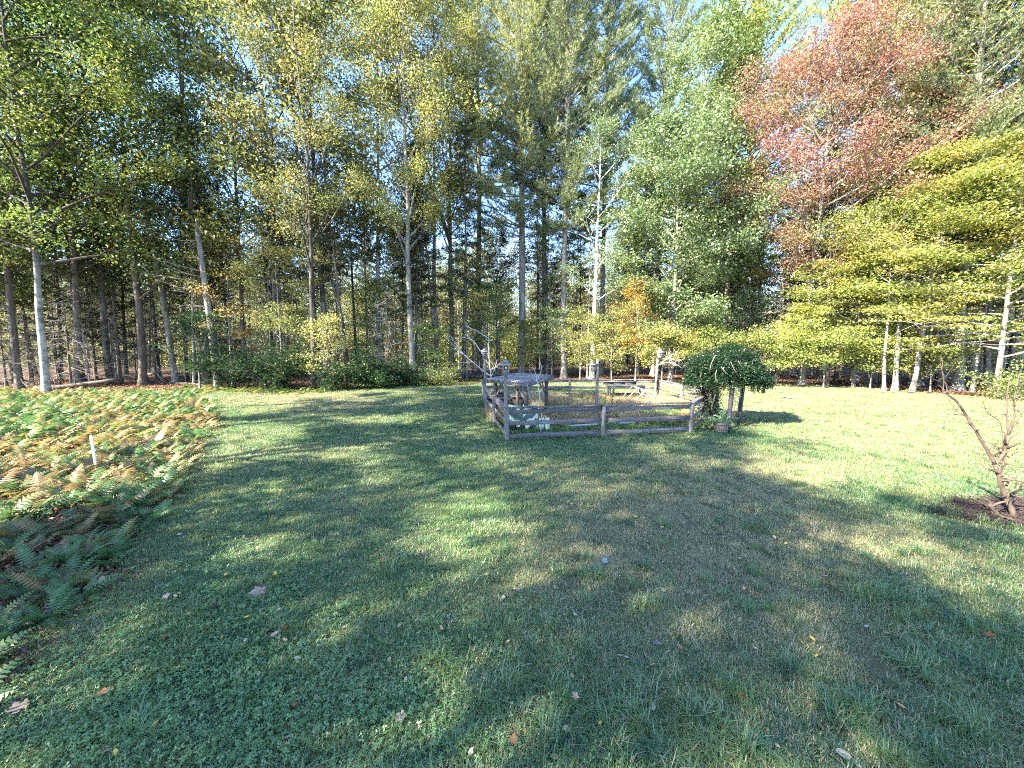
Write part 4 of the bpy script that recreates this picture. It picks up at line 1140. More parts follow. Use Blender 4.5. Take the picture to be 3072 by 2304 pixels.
for (a, b) in ((0, 3), (1, 2)):
    for k in range(9):
        f = (k + 0.5) / 9
        mb = MB(); p0 = ap[a].lerp(ap[b], f) + Vector((0, 0, 0.35)); p1 = tops[a].lerp(tops[b], f) - Vector((0, 0, 0.1))
        mb.tube([p0 - arb.location, p1 - arb.location], [0.006, 0.006], 4); obj('mesh_wire', mb.mesh('wire', 'wire'), arb)
    for k in range(13):
        f = 0.16 + 0.78 * k / 12
        mb = MB(); mb.tube([ap[a].lerp(tops[a], f) - arb.location, ap[b].lerp(tops[b], f) - arb.location], [0.006, 0.006], 4); obj('mesh_wire', mb.mesh('wire', 'wire'), arb)
beam('kick_board', arb, ap[1] + Vector((0.02, 0, 0.42)), ap[2] + Vector((-0.02, 0, 0.10)), 0.16, 0.03, 'wood_grey', col=(0.6, 0.55, 0.5))
# the vine: dome of leaf sprays over the top plus two leafy stems down the near posts
rng = np.random.default_rng(91); lf = MB(); wd = MB()
cen = np.array([8.18, 14.25, 1.80]); n = 48000
d = unit(rng.normal(size=(n * 2, 3))); d = d[d[:, 2] > -0.25][:n]; n = len(d)
lump = 1 + 0.10 * np.sin(d[:, 0] * 5 + 1) * np.cos(d[:, 1] * 4) + 0.08 * np.sin(d[:, 2] * 7 + d[:, 0] * 3)
rad = (rng.uniform(0.25, 1, n) ** 0.33) * lump * (1 + 0.05 * rng.normal(size=n))
pt = cen + d * rad[:, None] * np.array([1.42, 1.28, 1.16]); keep = ~((pt[:, 2] < 1.75) & (np.hypot((pt[:, 0] - cen[0]) / 1.5, (pt[:, 1] - cen[1]) / 1.35) < 0.45) & (rng.uniform(size=n) < 0.7))
pt = pt[keep]
add_leaves(lf, pt, 0.058, rng, 0.45, 0.62)
hang = []
for k in range(190):                                    # trailing tips round the rim
    a = rng.uniform(0, 6.28); r = rng.uniform(0.75, 1.03)
    p = cen + np.array([cos(a) * 1.36 * r, sin(a) * 1.22 * r, rng.uniform(-0.32, 0.15)])
    q = path(p, (cos(a) * 0.5, sin(a) * 0.5, -0.7), rng.uniform(0.1, 0.42), 4, rng, 0.25, (0, 0, -0.4)); hang.append(q)
for k in range(60):                                     # arching shoots on the crown
    a = rng.uniform(0, 6.28); z = rng.uniform(0.3, 1.0); r = sqrt(max(0, 1 - z * z))
    p = cen + np.array([cos(a) * 1.42 * r, sin(a) * 1.28 * r, 1.16 * z])
    hang.append(path(p, (cos(a), sin(a), 0.8), rng.uniform(0.25, 0.6), 5, rng, 0.15, (cos(a) * 0.5, sin(a) * 0.5, -1.6)))
for q in hang:
    m = 26; f = rng.uniform(0, 1, m) * (len(q) - 1); k0 = np.minimum(f.astype(int), len(q) - 2)
    add_leaves(lf, q[k0] + (q[k0 + 1] - q[k0]) * (f - k0)[:, None] + rng.normal(size=(m, 3)) * 0.03, 0.055, rng, 0.3, 0.6)
    wd.tube(q, np.linspace(0.006, 0.002, len(q)), 3, cap=False)
for (b, t, wdt, m) in ((ap[0], tops[0], 0.20, 2600), (ap[0].lerp(ap[1], 0.45), tops[0].lerp(tops[1], 0.45), 0.13, 1500), (ap[3], tops[3], 0.16, 900)):
    z = rng.uniform(0.08, 0.95, m); base = np.array(b)[None] * (1 - z[:, None]) + np.array(t)[None] * z[:, None]
    add_leaves(lf, base + rng.normal(size=(m, 3)) * np.array([wdt, wdt, 0.05]), 0.06, rng, 0.3, 0.6)
    for s in range(4):
        q = path(np.array(b) + rng.normal(size=3) * np.array([0.07, 0.07, 0]), (0, 0, 1), 2.2, 10, rng, 0.10, (0.1, 0, 0.4)); wd.tube(q, np.linspace(0.028, 0.012, 11), 5)
vine = thing('climbing_vine', 'dark green vine forming a domed crown over the arbor', 'vine', (8.18, 14.25, 0))
for nm, b_, mt in (('stem', wd, 'bark_brown'), ('foliage', lf, 'leaf_vine_shaded')):
    o = obj(nm, b_.mesh(nm, mt), vine, (-8.18, -14.25, 0))
rng = np.random.default_rng(92); tw = MB()              # pale bare runners hanging on the face
for (u0, v0, u1_, v1_) in ((2145, 1068, 2128, 1120), (2163, 1100, 2200, 1138), (2192, 1085, 2222, 1138), (2150, 1110, 2148, 1152), (2215, 1082, 2228, 1100), (2140, 1075, 2156, 1064)):
    a = D(u0, v0, 12.86); b = D(u1_, v1_, 12.90)
    m = a.lerp(b, 0.45) + Vector((-0.07, -0.05, 0.02))
    tw.tube([np.array(a - vine.location), np.array(m - vine.location), np.array(b - vine.location)], [0.007, 0.006, 0.004], 4)
obj('runner', tw.mesh('runner', 'dead_twig'), vine)

# ------------------------------------------------------------------ bare saplings and branches in and by the garden
def branchy(name, lab, cat, base, segs, mat, rng, twigs=3, tl=0.25, parts=True):
    r = thing(name, lab, cat, base)
    for k, (pts, r0, r1) in enumerate(segs):
        P = np.array([np.array(p) - np.array(base) for p in pts])
        t = np.linspace(0, 1, len(P)); tt = np.linspace(0, 1, len(P) * 4)
        Q = np.stack([np.interp(tt, t, P[:, j]) for j in range(3)], 1)
        if len(P) > 2:
            for _ in range(2): Q[1:-1] = (Q[:-2] + Q[1:-1] * 2 + Q[2:]) / 4
        Q[1:-1] += rng.normal(size=Q[1:-1].shape) * r0 * 0.10
        mb = MB(); mb.tube(Q, np.linspace(r0, r1, len(Q)), 6)
        for s in range(twigs):
            f = rng.uniform(0.35, 1); p = Q[int(f * (len(Q) - 1))]; d = unit(Q[-1] - Q[0] + rng.normal(size=3) * 0.8)
            q2 = path(p, d, tl * rng.uniform(0.5, 1.4), 3, rng, 0.2); mb.tube(q2, np.linspace(r1 * 0.9, r1 * 0.3, 4), 4)
        obj('branch' if k else 'trunk', mb.mesh('branch', mat, True), r)
    return r
rng = np.random.default_rng(95)
yb = 23.6
S_ = lambda u, v, dy=0: tuple(D(u, v, yb + dy))
b0 = tuple(D(1478, 1190, yb)[:2]) + (0.0,)
branchy('bare_sapling', 'leafless pale sapling spreading beside the back left birdhouse', 'tree', b0, [
    ([b0, S_(1474, 1130), S_(1468, 1092), S_(1465, 1010)], 0.05, 0.018),
    ([S_(1474, 1130), S_(1440, 1105), S_(1390, 1063), S_(1346, 1000)], 0.04, 0.012), ([S_(1390, 1063), S_(1376, 1050), S_(1342, 1018)], 0.025, 0.01),
    ([S_(1470, 1100), S_(1430, 1035), S_(1420, 1020), S_(1380, 1010)], 0.03, 0.01), ([S_(1430, 1035), S_(1412, 1018), S_(1396, 1003)], 0.02, 0.008),
    ([S_(1465, 1015), S_(1440, 998), S_(1412, 985), S_(1395, 975)], 0.025, 0.01), ([S_(1470, 1110), S_(1490, 1100), S_(1506, 1085)], 0.025, 0.009),
    ([S_(1400, 1068), S_(1385, 1060), S_(1355, 1044)], 0.022, 0.009), ([S_(1420, 1086), S_(1400, 1088), S_(1374, 1088)], 0.016, 0.007), ([S_(1474, 1130), S_(1484, 1108), S_(1492, 1078)], 0.02, 0.008)],
    'bare_branch', rng, 4, 0.6)
yb = 12.55
b0 = tuple(D(1622, 1300, yb)[:2]) + (0.0,)
branchy('bare_sapling', 'small leafless sapling in front of the slatted shelter post', 'tree', b0, [
    ([b0, S_(1626, 1240), S_(1619, 1190), S_(1613, 1150), S_(1608, 1128)], 0.022, 0.012), ([S_(1612, 1140), S_(1622, 1118), S_(1626, 1104), S_(1618, 1080)], 0.014, 0.005),
    ([S_(1609, 1128), S_(1604, 1112), S_(1596, 1098)], 0.012, 0.004), ([S_(1611, 1145), S_(1598, 1134), S_(1594, 1118)], 0.010, 0.004), ([S_(1618, 1180), S_(1625, 1170), S_(1628, 1160)], 0.010, 0.004),
    ([S_(1612, 1148), S_(1650, 1130)], 0.008, 0.004), ([S_(1622, 1215), S_(1603, 1210), S_(1586, 1190), S_(1582, 1150)], 0.013, 0.005)], 'bare_branch', rng, 3, 0.14)
yb = 22.0
b0 = tuple(D(1966, 1103, yb))
branchy('dead_branch', 'pale antler like dead branch tied to the crooked pole', 'branch', b0, [
    ([b0, S_(1980, 1092), S_(2000, 1086), S_(2030, 1098)], 0.035, 0.012), ([S_(1984, 1090), S_(2000, 1076), S_(2022, 1078), S_(2040, 1086)], 0.025, 0.01),
    ([S_(1996, 1080), S_(2004, 1066), S_(2012, 1054)], 0.02, 0.008), ([S_(2004, 1074), S_(2020, 1062), S_(2030, 1064)], 0.018, 0.008), ([S_(2008, 1086), S_(2028, 1092), S_(2046, 1104)], 0.018, 0.008)],
    'bare_branch', rng, 5, 0.4)

# ------------------------------------------------------------------ pruned shrub at the right with mulch
yb = 6.05; rng = np.random.default_rng(97)
b0 = tuple(D(3046, 1578, yb)[:2]) + (0.0,)
shr = branchy('pruned_shrub', 'nearly leafless pruned shrub growing from the mulch bed', 'shrub', b0, [
    ([b0, S_(3022, 1500), S_(2998, 1440), S_(2985, 1393)], 0.0446, 0.0302),
    ([S_(2985, 1393), S_(2950, 1330), S_(2900, 1250), S_(2868, 1200), S_(2829, 1175)], 0.0274, 0.0130), ([S_(2829, 1175), S_(2832, 1140), S_(2822, 1095)], 0.0086, 0.0043),
    ([S_(2988, 1392), S_(3012, 1360), S_(3026, 1305)], 0.0288, 0.0245), ([S_(2998, 1440), S_(3010, 1390), S_(3014, 1360)], 0.0158, 0.0130),
    ([S_(3026, 1305), S_(3022, 1260), S_(3020, 1190), S_(3030, 1130)], 0.0158, 0.0072), ([S_(3026, 1300), S_(3046, 1240), S_(3042, 1200), S_(3058, 1120)], 0.0173, 0.0072),
    ([S_(3028, 1300), S_(3055, 1255), S_(3085, 1215)], 0.0144, 0.0072), ([S_(3008, 1350), S_(3008, 1290), S_(2996, 1258), S_(2960, 1240), S_(2945, 1200)], 0.0094, 0.0036),
    ([S_(2932, 1300), S_(2950, 1250), S_(2980, 1215)], 0.0072, 0.0029), ([S_(2900, 1250), S_(2870, 1235), S_(2842, 1195)], 0.0065, 0.0029), ([S_(2938, 1310), S_(2960, 1330), S_(2985, 1310)], 0.0058, 0.0022),
    ([S_(2990, 1420), S_(2968, 1395), S_(2955, 1378)], 0.0058, 0.0029), ([S_(3030, 1565), S_(3000, 1555), S_(2968, 1512)], 0.0331, 0.0288), ([S_(3012, 1500), S_(3024, 1488), S_(3026, 1475)], 0.0187, 0.0158)],
    'bark_shrub', rng, 9, 0.26)
shr.location.z = 0.0
lf = MB(); 
for (u, v) in ((2864, 1251), (2889, 1297), (2889, 1317), (2925, 1336), (2937, 1337), (2979, 1252), (2974, 1190), (2952, 1378), (2938, 1380), (2945, 1390), (2956, 1402), (2968, 1400), (2990, 1330)):
    p = D(u, v, yb - 0.03) - Vector(b0); mb = MB(); a = rng.uniform(-0.6, 0.6); L = rng.uniform(0.035, 0.055)
    t = np.array([sin(a), 0.2, -cos(a)]); w = np.array([cos(a), 0.5, sin(a)]) * L * 0.38; p = np.array(p)
    mb.add([p, p + t * L * 0.45 + w, p + t * L * 1.1, p + t * L * 0.45 - w], [(0, 1, 2, 3)]); obj('leaf', mb.mesh('leaf', 'leaf_yellowgreen'), shr)

# white marker stake in the ferns
p0 = G(293, 1425); mb = MB(); mb.box(-0.024, 0.024, -0.01, 0.01, -0.1, 0.92)
o = obj('marker_stake', mb.mesh('stake', 'stake_white'), None, p0, (0.0, -0.06, 0.1)); tag(o, 'thin white marker stake standing among the ferns', 'stake')

# rocks at the wood edge
def rock(seed, r):
    rng = np.random.default_rng(seed); mb = MB(); V = []; nu, nv = 10, 6
    for a in range(nv + 1):
        for b in range(nu):
            th = pi * a / nv; ph = 2 * pi * b / nu; k = 1 + 0.16 * sin(3 * ph + seed) * sin(th) + 0.08 * rng.normal()
            V.append((sin(th) * cos(ph) * r * k, sin(th) * sin(ph) * r * 0.8 * k, cos(th) * r * 0.55 * k))
    mb.add(V, [(a * nu + b, a * nu + (b + 1) % nu, (a + 1) * nu + (b + 1) % nu, (a + 1) * nu + b) for a in range(nv) for b in range(nu)])
    return mb.mesh('rock', 'stone', True)
for (u, v, r, lab) in ((2752, 1158, 0.5, 'grey rock on the leaf litter beneath the leaning beech'), (352, 1140, 0.55, 'pale rock under the dark pines behind the ferns'), (2398, 1150, 0.3, 'small rock by the red maple stem'),
                       (450, 1128, 0.45, 'grey rock farther back under the dark pines')):
    o = obj('rock', rock(int(u), r), None, tuple(G(u, v)[:2]) + (r * 0.22,)); tag(o, lab, 'rock')

# ------------------------------------------------------------------ ferns
def frond_arrays(rng, L, el, az, npin=15, wid=0.26):
    """one arching frond: a rachis with pairs of narrow pinnae; returns verts, tris"""
    s = np.linspace(0, 1, npin + 1)
    e = el - 1.25 * s * rng.uniform(0.7, 1.15)
    dx = np.cumsum(np.cos(e)) * L / npin; dz = np.cumsum(np.sin(e)) * L / npin
    dx -= dx[0]; dz -= dz[0]
    ca, sa = cos(az), sin(az)
    tw = rng.normal() * 0.25
    P = np.stack([dx * ca, dx * sa, dz], 1)
    side = np.array([-sa * cos(tw), ca * cos(tw), sin(tw)])
    V, T_ = [], []
    for k in range(1, npin + 1):
        f = k / npin
        w = L * wid * (sin(pi * min(1, 0.16 + 0.84 * f)) ** 0.85 * 1.0 + 0.03) * (1.0 if f > 0.12 else 0.5)
        t = P[k] - P[k - 1]; t = t / (np.linalg.norm(t) + 1e-9)
        hw_ = L / npin * 0.42
        for sd in (-1, 1):
            d = side * sd + t * 0.35 + np.array([0, 0, -0.18])
            b = len(V)
            V += [P[k] - t * hw_, P[k] + d * w * 0.55 - t * hw_ * 0.55, P[k] + d * w, P[k] + d * w * 0.55 + t * hw_ * 0.75, P[k] + t * hw_]
            T_ += [(b, b + 1, b + 4), (b + 1, b + 3, b + 4), (b + 1, b + 2, b + 3)]
    b = len(V); pr = side * 0.005
    V += [P[0] - pr, P[0] + pr, P[-1]]; T_.append((b, b + 1, b + 2))
    return np.array(V), np.array(T_)

def fern_fronds(seed, R, n, npin=14, wk=1.0):
    rng = np.random.default_rng(seed); out = []
    for k in range(n):
        L = R * rng.uniform(0.75, 1.15)
        out.append(frond_arrays(rng, L, radians(rng.uniform(42, 78)), 2 * pi * k / n + rng.normal() * 0.3, npin, wk * rng.uniform(0.15, 0.21)))
    return out
FV = []
for k in range(6):
    fr_ = fern_fronds(700 + k, 0.50, 9 + k % 3)
    whole = MB(); pieces = []
    for (v, t) in fr_:
        whole.add(v, None, t); b = MB(); b.add(v, None, t); pieces.append(b.mesh('frond', 'fern'))
    FV.append((whole.mesh('fern', 'fern'), pieces, fr_))

FAR = [fern_fronds(720 + k, 0.52, 8, 8, 1.1) for k in range(6)]
rng = np.random.default_rng(71)
cand = []
yy = 2.3
while yy < 27.5:
    sp = 0.235 + 0.016 * yy
    xx = np.arange(-1.5 * yy - 1.5, 0, sp); xx = xx + rng.uniform(-0.4, 0.4, len(xx)) * sp; y2 = yy + rng.uniform(-0.4, 0.4, len(xx)) * sp
    ok = inside(fern_poly, xx, y2); cand += list(zip(xx[ok], y2[ok])); yy += sp
cand.sort(key=lambda p: p[0] ** 2 + p[1] ** 2)
FCOL = {'green': ((0.10, 0.20, 0.07), 'green leafy fern %s', 'green ferns %s'),
        'yellow': ((0.23, 0.225, 0.075), 'yellowing fern %s', 'yellowing ferns %s'),
        'tan': ((0.28, 0.20, 0.095), 'tan dried fern %s', 'dried tan ferns %s'),
        'brown': ((0.11, 0.058, 0.042), 'dark brown withered fern %s', 'withered brown ferns %s')}
def fern_kind(x, y, rng):
    d = sqrt(x * x + y * y)
    # green rim next to the lawn and far yellow-green mass, tan belt between, brown patches near
    fe = np.array(fern_edge); de = np.min(np.hypot(fe[:, 0] - x, fe[:, 1] - y))
    q = rng.uniform()
    if d > 20: return 'green' if q < 0.5 else ('yellow' if q < 0.85 else 'tan')
    if de < 0.9: return 'green' if q < 0.72 else ('yellow' if q < 0.9 else 'tan')
    if d > 10.5: return 'tan' if q < 0.45 else ('yellow' if q < 0.72 else ('green' if q < 0.93 else 'brown'))
    return 'green' if q < 0.30 else ('tan' if q < 0.62 else ('yellow' if q < 0.72 else 'brown'))
fe_ = np.array(fern_edge); stake_p = G(293, 1425)
def fern_zone(x, y):
    if np.min(np.hypot(fe_[:, 0] - x, fe_[:, 1] - y)) < 0.75: return 'hanging over the lawn edge'
    if (x - stake_p.x) ** 2 + (y - stake_p.y) ** 2 < 2.2 ** 2: return 'around the white marker stake'
    if x * x + y * y < 6.6 ** 2: return 'at the near corner by the clover'
    return 'between clover corner and marker stake' if y < stake_p.y - 1 else 'behind the white marker stake'
rest = {kd: MB() for kd in FCOL}
for k, (x, y) in enumerate(cand):
    vi = int(rng.integers(0, 6)); d = sqrt(x * x + y * y)
    kd = fern_kind(x, y, rng)
    # leave some bare, dark openings in the near part
    if d < 10.0 and sin(x * 1.9 + 0.6) * cos(y * 1.3 + x * 0.7) > 0.38 and kd != 'green': continue
    s = rng.uniform(0.75, 1.2) * (0.62 if kd == 'brown' else 1.0) * (0.80 if d < 9 else 1.12)
    rz = rng.uniform(0, 6.28)
    if k < 300:
        c, lab, grp = FCOL[kd]; zn = fern_zone(x, y); lab = lab % zn; grp = grp % zn; kk = rng.uniform(0.8, 1.2); c = (c[0] * kk * rng.uniform(0.88, 1.12), c[1] * kk, c[2] * kk, 1)
        if d < 6.6:
            r = thing('fern', lab, 'fern', (x, y, -0.03), rz, grp); r.scale = (s, s, s * (0.55 if kd == 'brown' else 1.15))
            for pm in FV[vi][1]:
                o = obj('frond', pm, r); o.color = c
        else:
            o = obj('fern', FV[vi][0], None, (x, y, -0.03), (0, 0, rz), (s, s, s * (0.55 if kd == 'brown' else 1.15))); o.color = c
            tag(o, lab, 'fern', grp)
    else:
        cs, sn_ = cos(rz), sin(rz)
        for (v, t) in FAR[vi]:
            w = np.stack([x + s * (v[:, 0] * cs - v[:, 1] * sn_), y + s * (v[:, 0] * sn_ + v[:, 1] * cs), v[:, 2] * s * 1.15 - 0.03], 1)
            rest[kd].add(w, None, t)
for kd, m_ in rest.items():
    if not m_.n: continue
    o = obj(kd + '_fern_cover', m_.mesh('fern_cover', 'fern')); o.color = (*FCOL[kd][0], 1); tag(o, 'mass of %s ferns filling the bed toward the wood' % kd, 'ferns', None, 'stuff')

# fern border along the wood edge
border = MB(); rng = np.random.default_rng(73)
for k in range(330):
    u = rng.uniform(560, 1470); g = np.array(back_edge); 
    p = at_px(u, 26); e = edge_depth(p[0] * 1.0)
    y = e + rng.uniform(-0.3, 2.6); p = at_px(u, y)
    if 560 < u < 640 and y < 25: continue
    s = rng.uniform(0.5, 1.15); rz = rng.uniform(0, 6.28); cs, sn_ = cos(rz), sin(rz); vi = k % 6
    for (v, t) in FAR[vi]:
        border.add(np.stack([p[0] + s * (v[:, 0] * cs - v[:, 1] * sn_), p[1] + s * (v[:, 0] * sn_ + v[:, 1] * cs), v[:, 2] * s * 0.9 - 0.03], 1), None, t)
o = obj('fern_border', border.mesh('fern_border', 'fern_border')); tag(o, 'low band of green ferns along the shaded wood edge', 'ferns', None, 'stuff')

# ------------------------------------------------------------------ scattering with geometry nodes (grass, clover, litter)
def scatter(name, pts, rotz, scl, dry, sources, label, cat, tilt=0.0, seed=1):
    n = len(pts); rng = np.random.default_rng(seed)
    me = bpy.data.meshes.new(name); me.vertices.add(n); me.vertices.foreach_set('co', np.asarray(pts, np.float32).ravel())
    def at(nm, ty, vals, key='value'):
        a = me.attributes.new(nm, ty, 'POINT'); a.data.foreach_set(key, np.asarray(vals).ravel())
    rot = np.stack([rng.normal(size=n) * tilt, rng.normal(size=n) * tilt, rotz], 1).astype(np.float32)
    at('rot', 'FLOAT_VECTOR', rot, 'vector'); at('scl', 'FLOAT', np.asarray(scl, np.float32)); at('dry', 'FLOAT', np.asarray(dry, np.float32))
    at('idx', 'INT', rng.integers(0, len(sources), n).astype(np.int32))
    o = obj(name, me); tag(o, label, cat, None, 'stuff')
    ng = bpy.data.node_groups.new(name + '_nodes', 'GeometryNodeTree')
    ng.interface.new_socket(name='Geometry', in_out='INPUT', socket_type='NodeSocketGeometry')
    ng.interface.new_socket(name='Geometry', in_out='OUTPUT', socket_type='NodeSocketGeometry')
    gi = ng.nodes.new('NodeGroupInput'); go = ng.nodes.new('NodeGroupOutput')
    iop = ng.nodes.new('GeometryNodeInstanceOnPoints'); jn = ng.nodes.new('GeometryNodeJoinGeometry')
    for s in sources:
        oi = ng.nodes.new('GeometryNodeObjectInfo'); oi.inputs['Object'].default_value = s; oi.inputs['As Instance'].default_value = True
        ng.links.new(oi.outputs['Geometry'], jn.inputs[0])
    def na(nm, ty):
        x = ng.nodes.new('GeometryNodeInputNamedAttribute'); x.data_type = ty; x.inputs['Name'].default_value = nm
        return x.outputs['Attribute']
    ng.links.new(gi.outputs[0], iop.inputs['Points']); ng.links.new(jn.outputs[0], iop.inputs['Instance'])
    iop.inputs['Pick Instance'].default_value = True
    ng.links.new(na('idx', 'INT'), iop.inputs['Instance Index'])
    ng.links.new(na('rot', 'FLOAT_VECTOR'), iop.inputs['Rotation']); ng.links.new(na('scl', 'FLOAT'), iop.inputs['Scale'])
    ng.links.new(iop.outputs[0], go.inputs[0])
    md = o.modifiers.new('scatter', 'NODES'); md.node_group = ng
    return o

def blades(seed, n, R, h0, h1, w, bend, mat, name):
    rng = np.random.default_rng(seed); r = R * np.sqrt(rng.uniform(size=n)); a = rng.uniform(0, 6.28, n)
    B0 = np.stack([r * np.cos(a), r * np.sin(a), -0.01 + 0 * r], 1)
    h = rng.uniform(h0, h1, n)[:, None]; az = rng.uniform(0, 6.28, n); dr = np.stack([np.cos(az), np.sin(az), 0 * az], 1)
    sd = np.stack([-np.sin(az), np.cos(az), 0 * az], 1) * w * rng.uniform(0.6, 1.2, n)[:, None]
    b = (bend * rng.uniform(0.2, 1.4, n))[:, None]
    m1 = B0 + dr * h * b * 0.30 + np.array([0, 0, 1]) * h * 0.62
    tp = B0 + dr * h * b * 1.0 + np.array([0, 0, 1]) * h * np.clip(1.05 - 0.45 * b, 0.3, 1)
    v = np.stack([B0 - sd, B0 + sd, m1 + sd * 0.8, m1 - sd * 0.8, tp], 1).reshape(-1, 3)
    i = np.arange(n)[:, None] * 5
    mb = MB(); mb.add(v, i + np.array([[0, 1, 2, 3]]), i + np.array([[3, 2, 4]]))
    return bpy.data.objects.new(name, mb.mesh(name, mat))

GR = [blades(800 + k, 620, 0.26, 0.028, 0.07, 0.0032, 0.85, 'lawn_grass', 'grass_patch') for k in range(5)] + \
     [blades(810 + k, 420, 0.24, 0.05, 0.11, 0.0034, 0.95, 'lawn_grass', 'grass_patch') for k in range(2)]
garden_poly = [(p.x, p.y) for p in (A, B, C_, H_, Dn, E_, F_)]
def wave(x, y, s, ph=0.0):
    return (np.sin(x * s + ph) * np.cos(y * s * 1.3 + ph * 2) + np.sin(x * s * 1.9 + y * s * 0.8 + 1.3 * ph) * 0.6 + np.sin(y * s * 2.7 - x * s * 1.1 + ph) * 0.4)
def dryness_and_sun(x, y):
    d = 0.16 + 0.10 * wave(x, y, 0.9, 1.0) + 0.07 * wave(x, y, 2.7, 2.0)
    for (cx, cy, r, a) in ((2.6, 4.9, 1.5, 0.6), (4.2, 7.4, 1.6, 0.4), (6.2, 9.2, 1.5, 0.3), (1.6, 6.6, 1.1, 0.3), (1.0, 5.2, 1.1, 0.3), (4.4, 6.2, 1.4, 0.4), (4.6, 9.0, 1.3, 0.3), (0.6, 4.4, 0.5, 0.35), (-8.5, 19, 2.2, 0.45), (-13, 22, 3.0, 0.5), (-5.5, 10.5, 1.2, 0.25), (6.5, 5.0, 1.0, 0.3), (2.0, 8.0, 0.9, 0.25), (3.4, 3.4, 1.0, 0.3)):
        d = d + a * np.exp(-((x - cx) ** 2 + (y - cy) ** 2) / (2 * r * r) * 1.6)
    return np.clip(d + np.clip((y - 14) / 20, 0, 1) * 0.22 + 0.30 * np.clip((x - 7.5) / 4, 0, 1) * np.clip((y - 7) / 3, 0, 1), 0.02, 0.9)  # far and right lawn yellowed further to paint in its sunlight
rng = np.random.default_rng(77)
def grid_pts(y0, y1, sp, marg):
    ys_ = np.arange(y0, y1, sp); P = []
    for y in ys_:
        xm = 1.45 * y + marg; xx = np.arange(-xm, xm, sp); P.append(np.stack([xx + rng.uniform(-0.5, 0.5, len(xx)) * sp, np.full(len(xx), y) + rng.uniform(-0.5, 0.5, len(xx)) * sp], 1))
    P = np.concatenate(P); return P[inside(lawn_poly, P[:, 0], P[:, 1]) & ~inside(mulch_poly, P[:, 0], P[:, 1])]
near = grid_pts(1.2, 8.0, 0.16, 1.2); mid = grid_pts(8.0, 15, 0.23, 1.0); far = grid_pts(15, 42, 0.36, 0.5)
far = far[~inside(garden_poly, far[:, 0], far[:, 1]) | (rng.uniform(size=len(far)) < 0.5)]
pts = np.concatenate([near, mid, far]); n1, n2, n3 = len(near), len(mid), len(far)
sc_ = np.concatenate([rng.uniform(0.75, 1.15, n1), rng.uniform(0.9, 1.25, n2), rng.uniform(1.2, 1.6, n3)])
dr_ = dryness_and_sun(pts[:, 0], pts[:, 1])
thin_ = rng.uniform(size=len(pts)) > (dr_ - 0.35) * 0.9
sc_ *= np.where(dr_ > 0.4, 0.8, 1.0)
pts, sc_, dr_ = pts[thin_], sc_[thin_], dr_[thin_]
dr_ = np.clip(dr_ + rng.normal(size=len(dr_)) * 0.05, 0, 1)
scatter('lawn_grass', np.column_stack([pts, np.zeros(len(pts))]), rng.uniform(0, 6.28, len(pts)), sc_, dr_, GR, 'mown lawn grass, green with straw patches', 'grass', 0.06)

# longer tufts
TF = [blades(830 + k, 70, 0.09, 0.10, 0.26, 0.0036, 1.1, 'lawn_grass', 'grass_tuft') for k in range(3)]
tp = []
for (u, v, m, s) in ((1600, 1325, 5, 0.05), (2600, 1780, 7, 0.18), (1640, 2150, 6, 0.15), (2500, 2100, 5, 0.2), (2850, 1900, 12, 0.5), (1480, 1960, 7, 0.25), (2930, 1650, 6, 0.25), (1800, 1318, 4, 0.1), (2080, 1310, 4, 0.1), (1840, 2230, 8, 0.3), (2100, 2200, 8, 0.3), (1440, 1215, 6, 0.3), (1500, 1300, 6, 0.15)):
    g = G(u, v)
    for k in range(m): tp.append((g.x + rng.normal() * s, g.y + rng.normal() * s))
for k in range(420):
    y = 2 + 14 * rng.uniform() ** 1.3; x = rng.uniform(-1.2, 1.4) * y
    tp.append((x, y))
for (p, q) in ((A, B), (A, F_), (F_, E_), (B, C_), (Dn, H_)):
    for k in range(int((q - p).length * 5)):
        f = rng.uniform(); c = p.lerp(q, f); tp.append((c.x + rng.normal() * 0.07, c.y + rng.normal() * 0.07))
tp = np.array(tp); tp = tp[inside(lawn_poly, tp[:, 0], tp[:, 1])]
scatter('grass_tufts', np.column_stack([tp, np.zeros(len(tp))]), rng.uniform(0, 6.28, len(tp)), rng.uniform(0.5, 1.1, len(tp)), rng.uniform(0.0, 0.25, len(tp)), TF, 'longer grass tufts in the lawn and along the fence', 'grass', 0.1, 2)

# clover in the near left lawn
def clover(seed):
    rng = np.random.default_rng(seed); mb = MB()
    for k in range(26):
        c = np.array([rng.normal() * 0.07, rng.normal() * 0.07, rng.uniform(0.045, 0.085)]); r = rng.uniform(0.006, 0.0115); a0 = rng.uniform(0, 6.28); tl = rng.normal(size=2) * 0.35
        for j in range(3):
            a = a0 + j * 2.094; v = []
            for (rr_, da) in ((0, 0), (0.8, -0.5), (1.25, -0.22), (1.25, 0.22), (0.8, 0.5)):
                q = np.array([cos(a + da) * rr_ * r * 1.3, sin(a + da) * rr_ * r * 1.3]); v.append((c[0] + q[0], c[1] + q[1], c[2] + q @ tl))
            mb.add(v, None, [(0, 1, 2), (0, 2, 3), (0, 3, 4)])
    return bpy.data.objects.new('clover_patch', mb.mesh('clover_patch', 'clover'))
CLV = [clover(850 + k) for k in range(4)]
cp = []
for (u, v, m, s) in ((650, 1900, 90, 0.55), (900, 2100, 120, 0.5), (350, 2150, 120, 0.5), (1250, 2200, 80, 0.35), (800, 1740, 40, 0.4), (1330, 1680, 30, 0.4), (600, 2250, 80, 0.4), (100, 2050, 60, 0.5)):
    g = G(u, v)
    for k in range(m): cp.append((g.x + rng.normal() * s * 1.5, g.y + rng.normal() * s))
for k in range(160):
    y = 1.8 + 8 * rng.uniform(); cp.append((rng.uniform(-1.2, 0.6) * y, y))
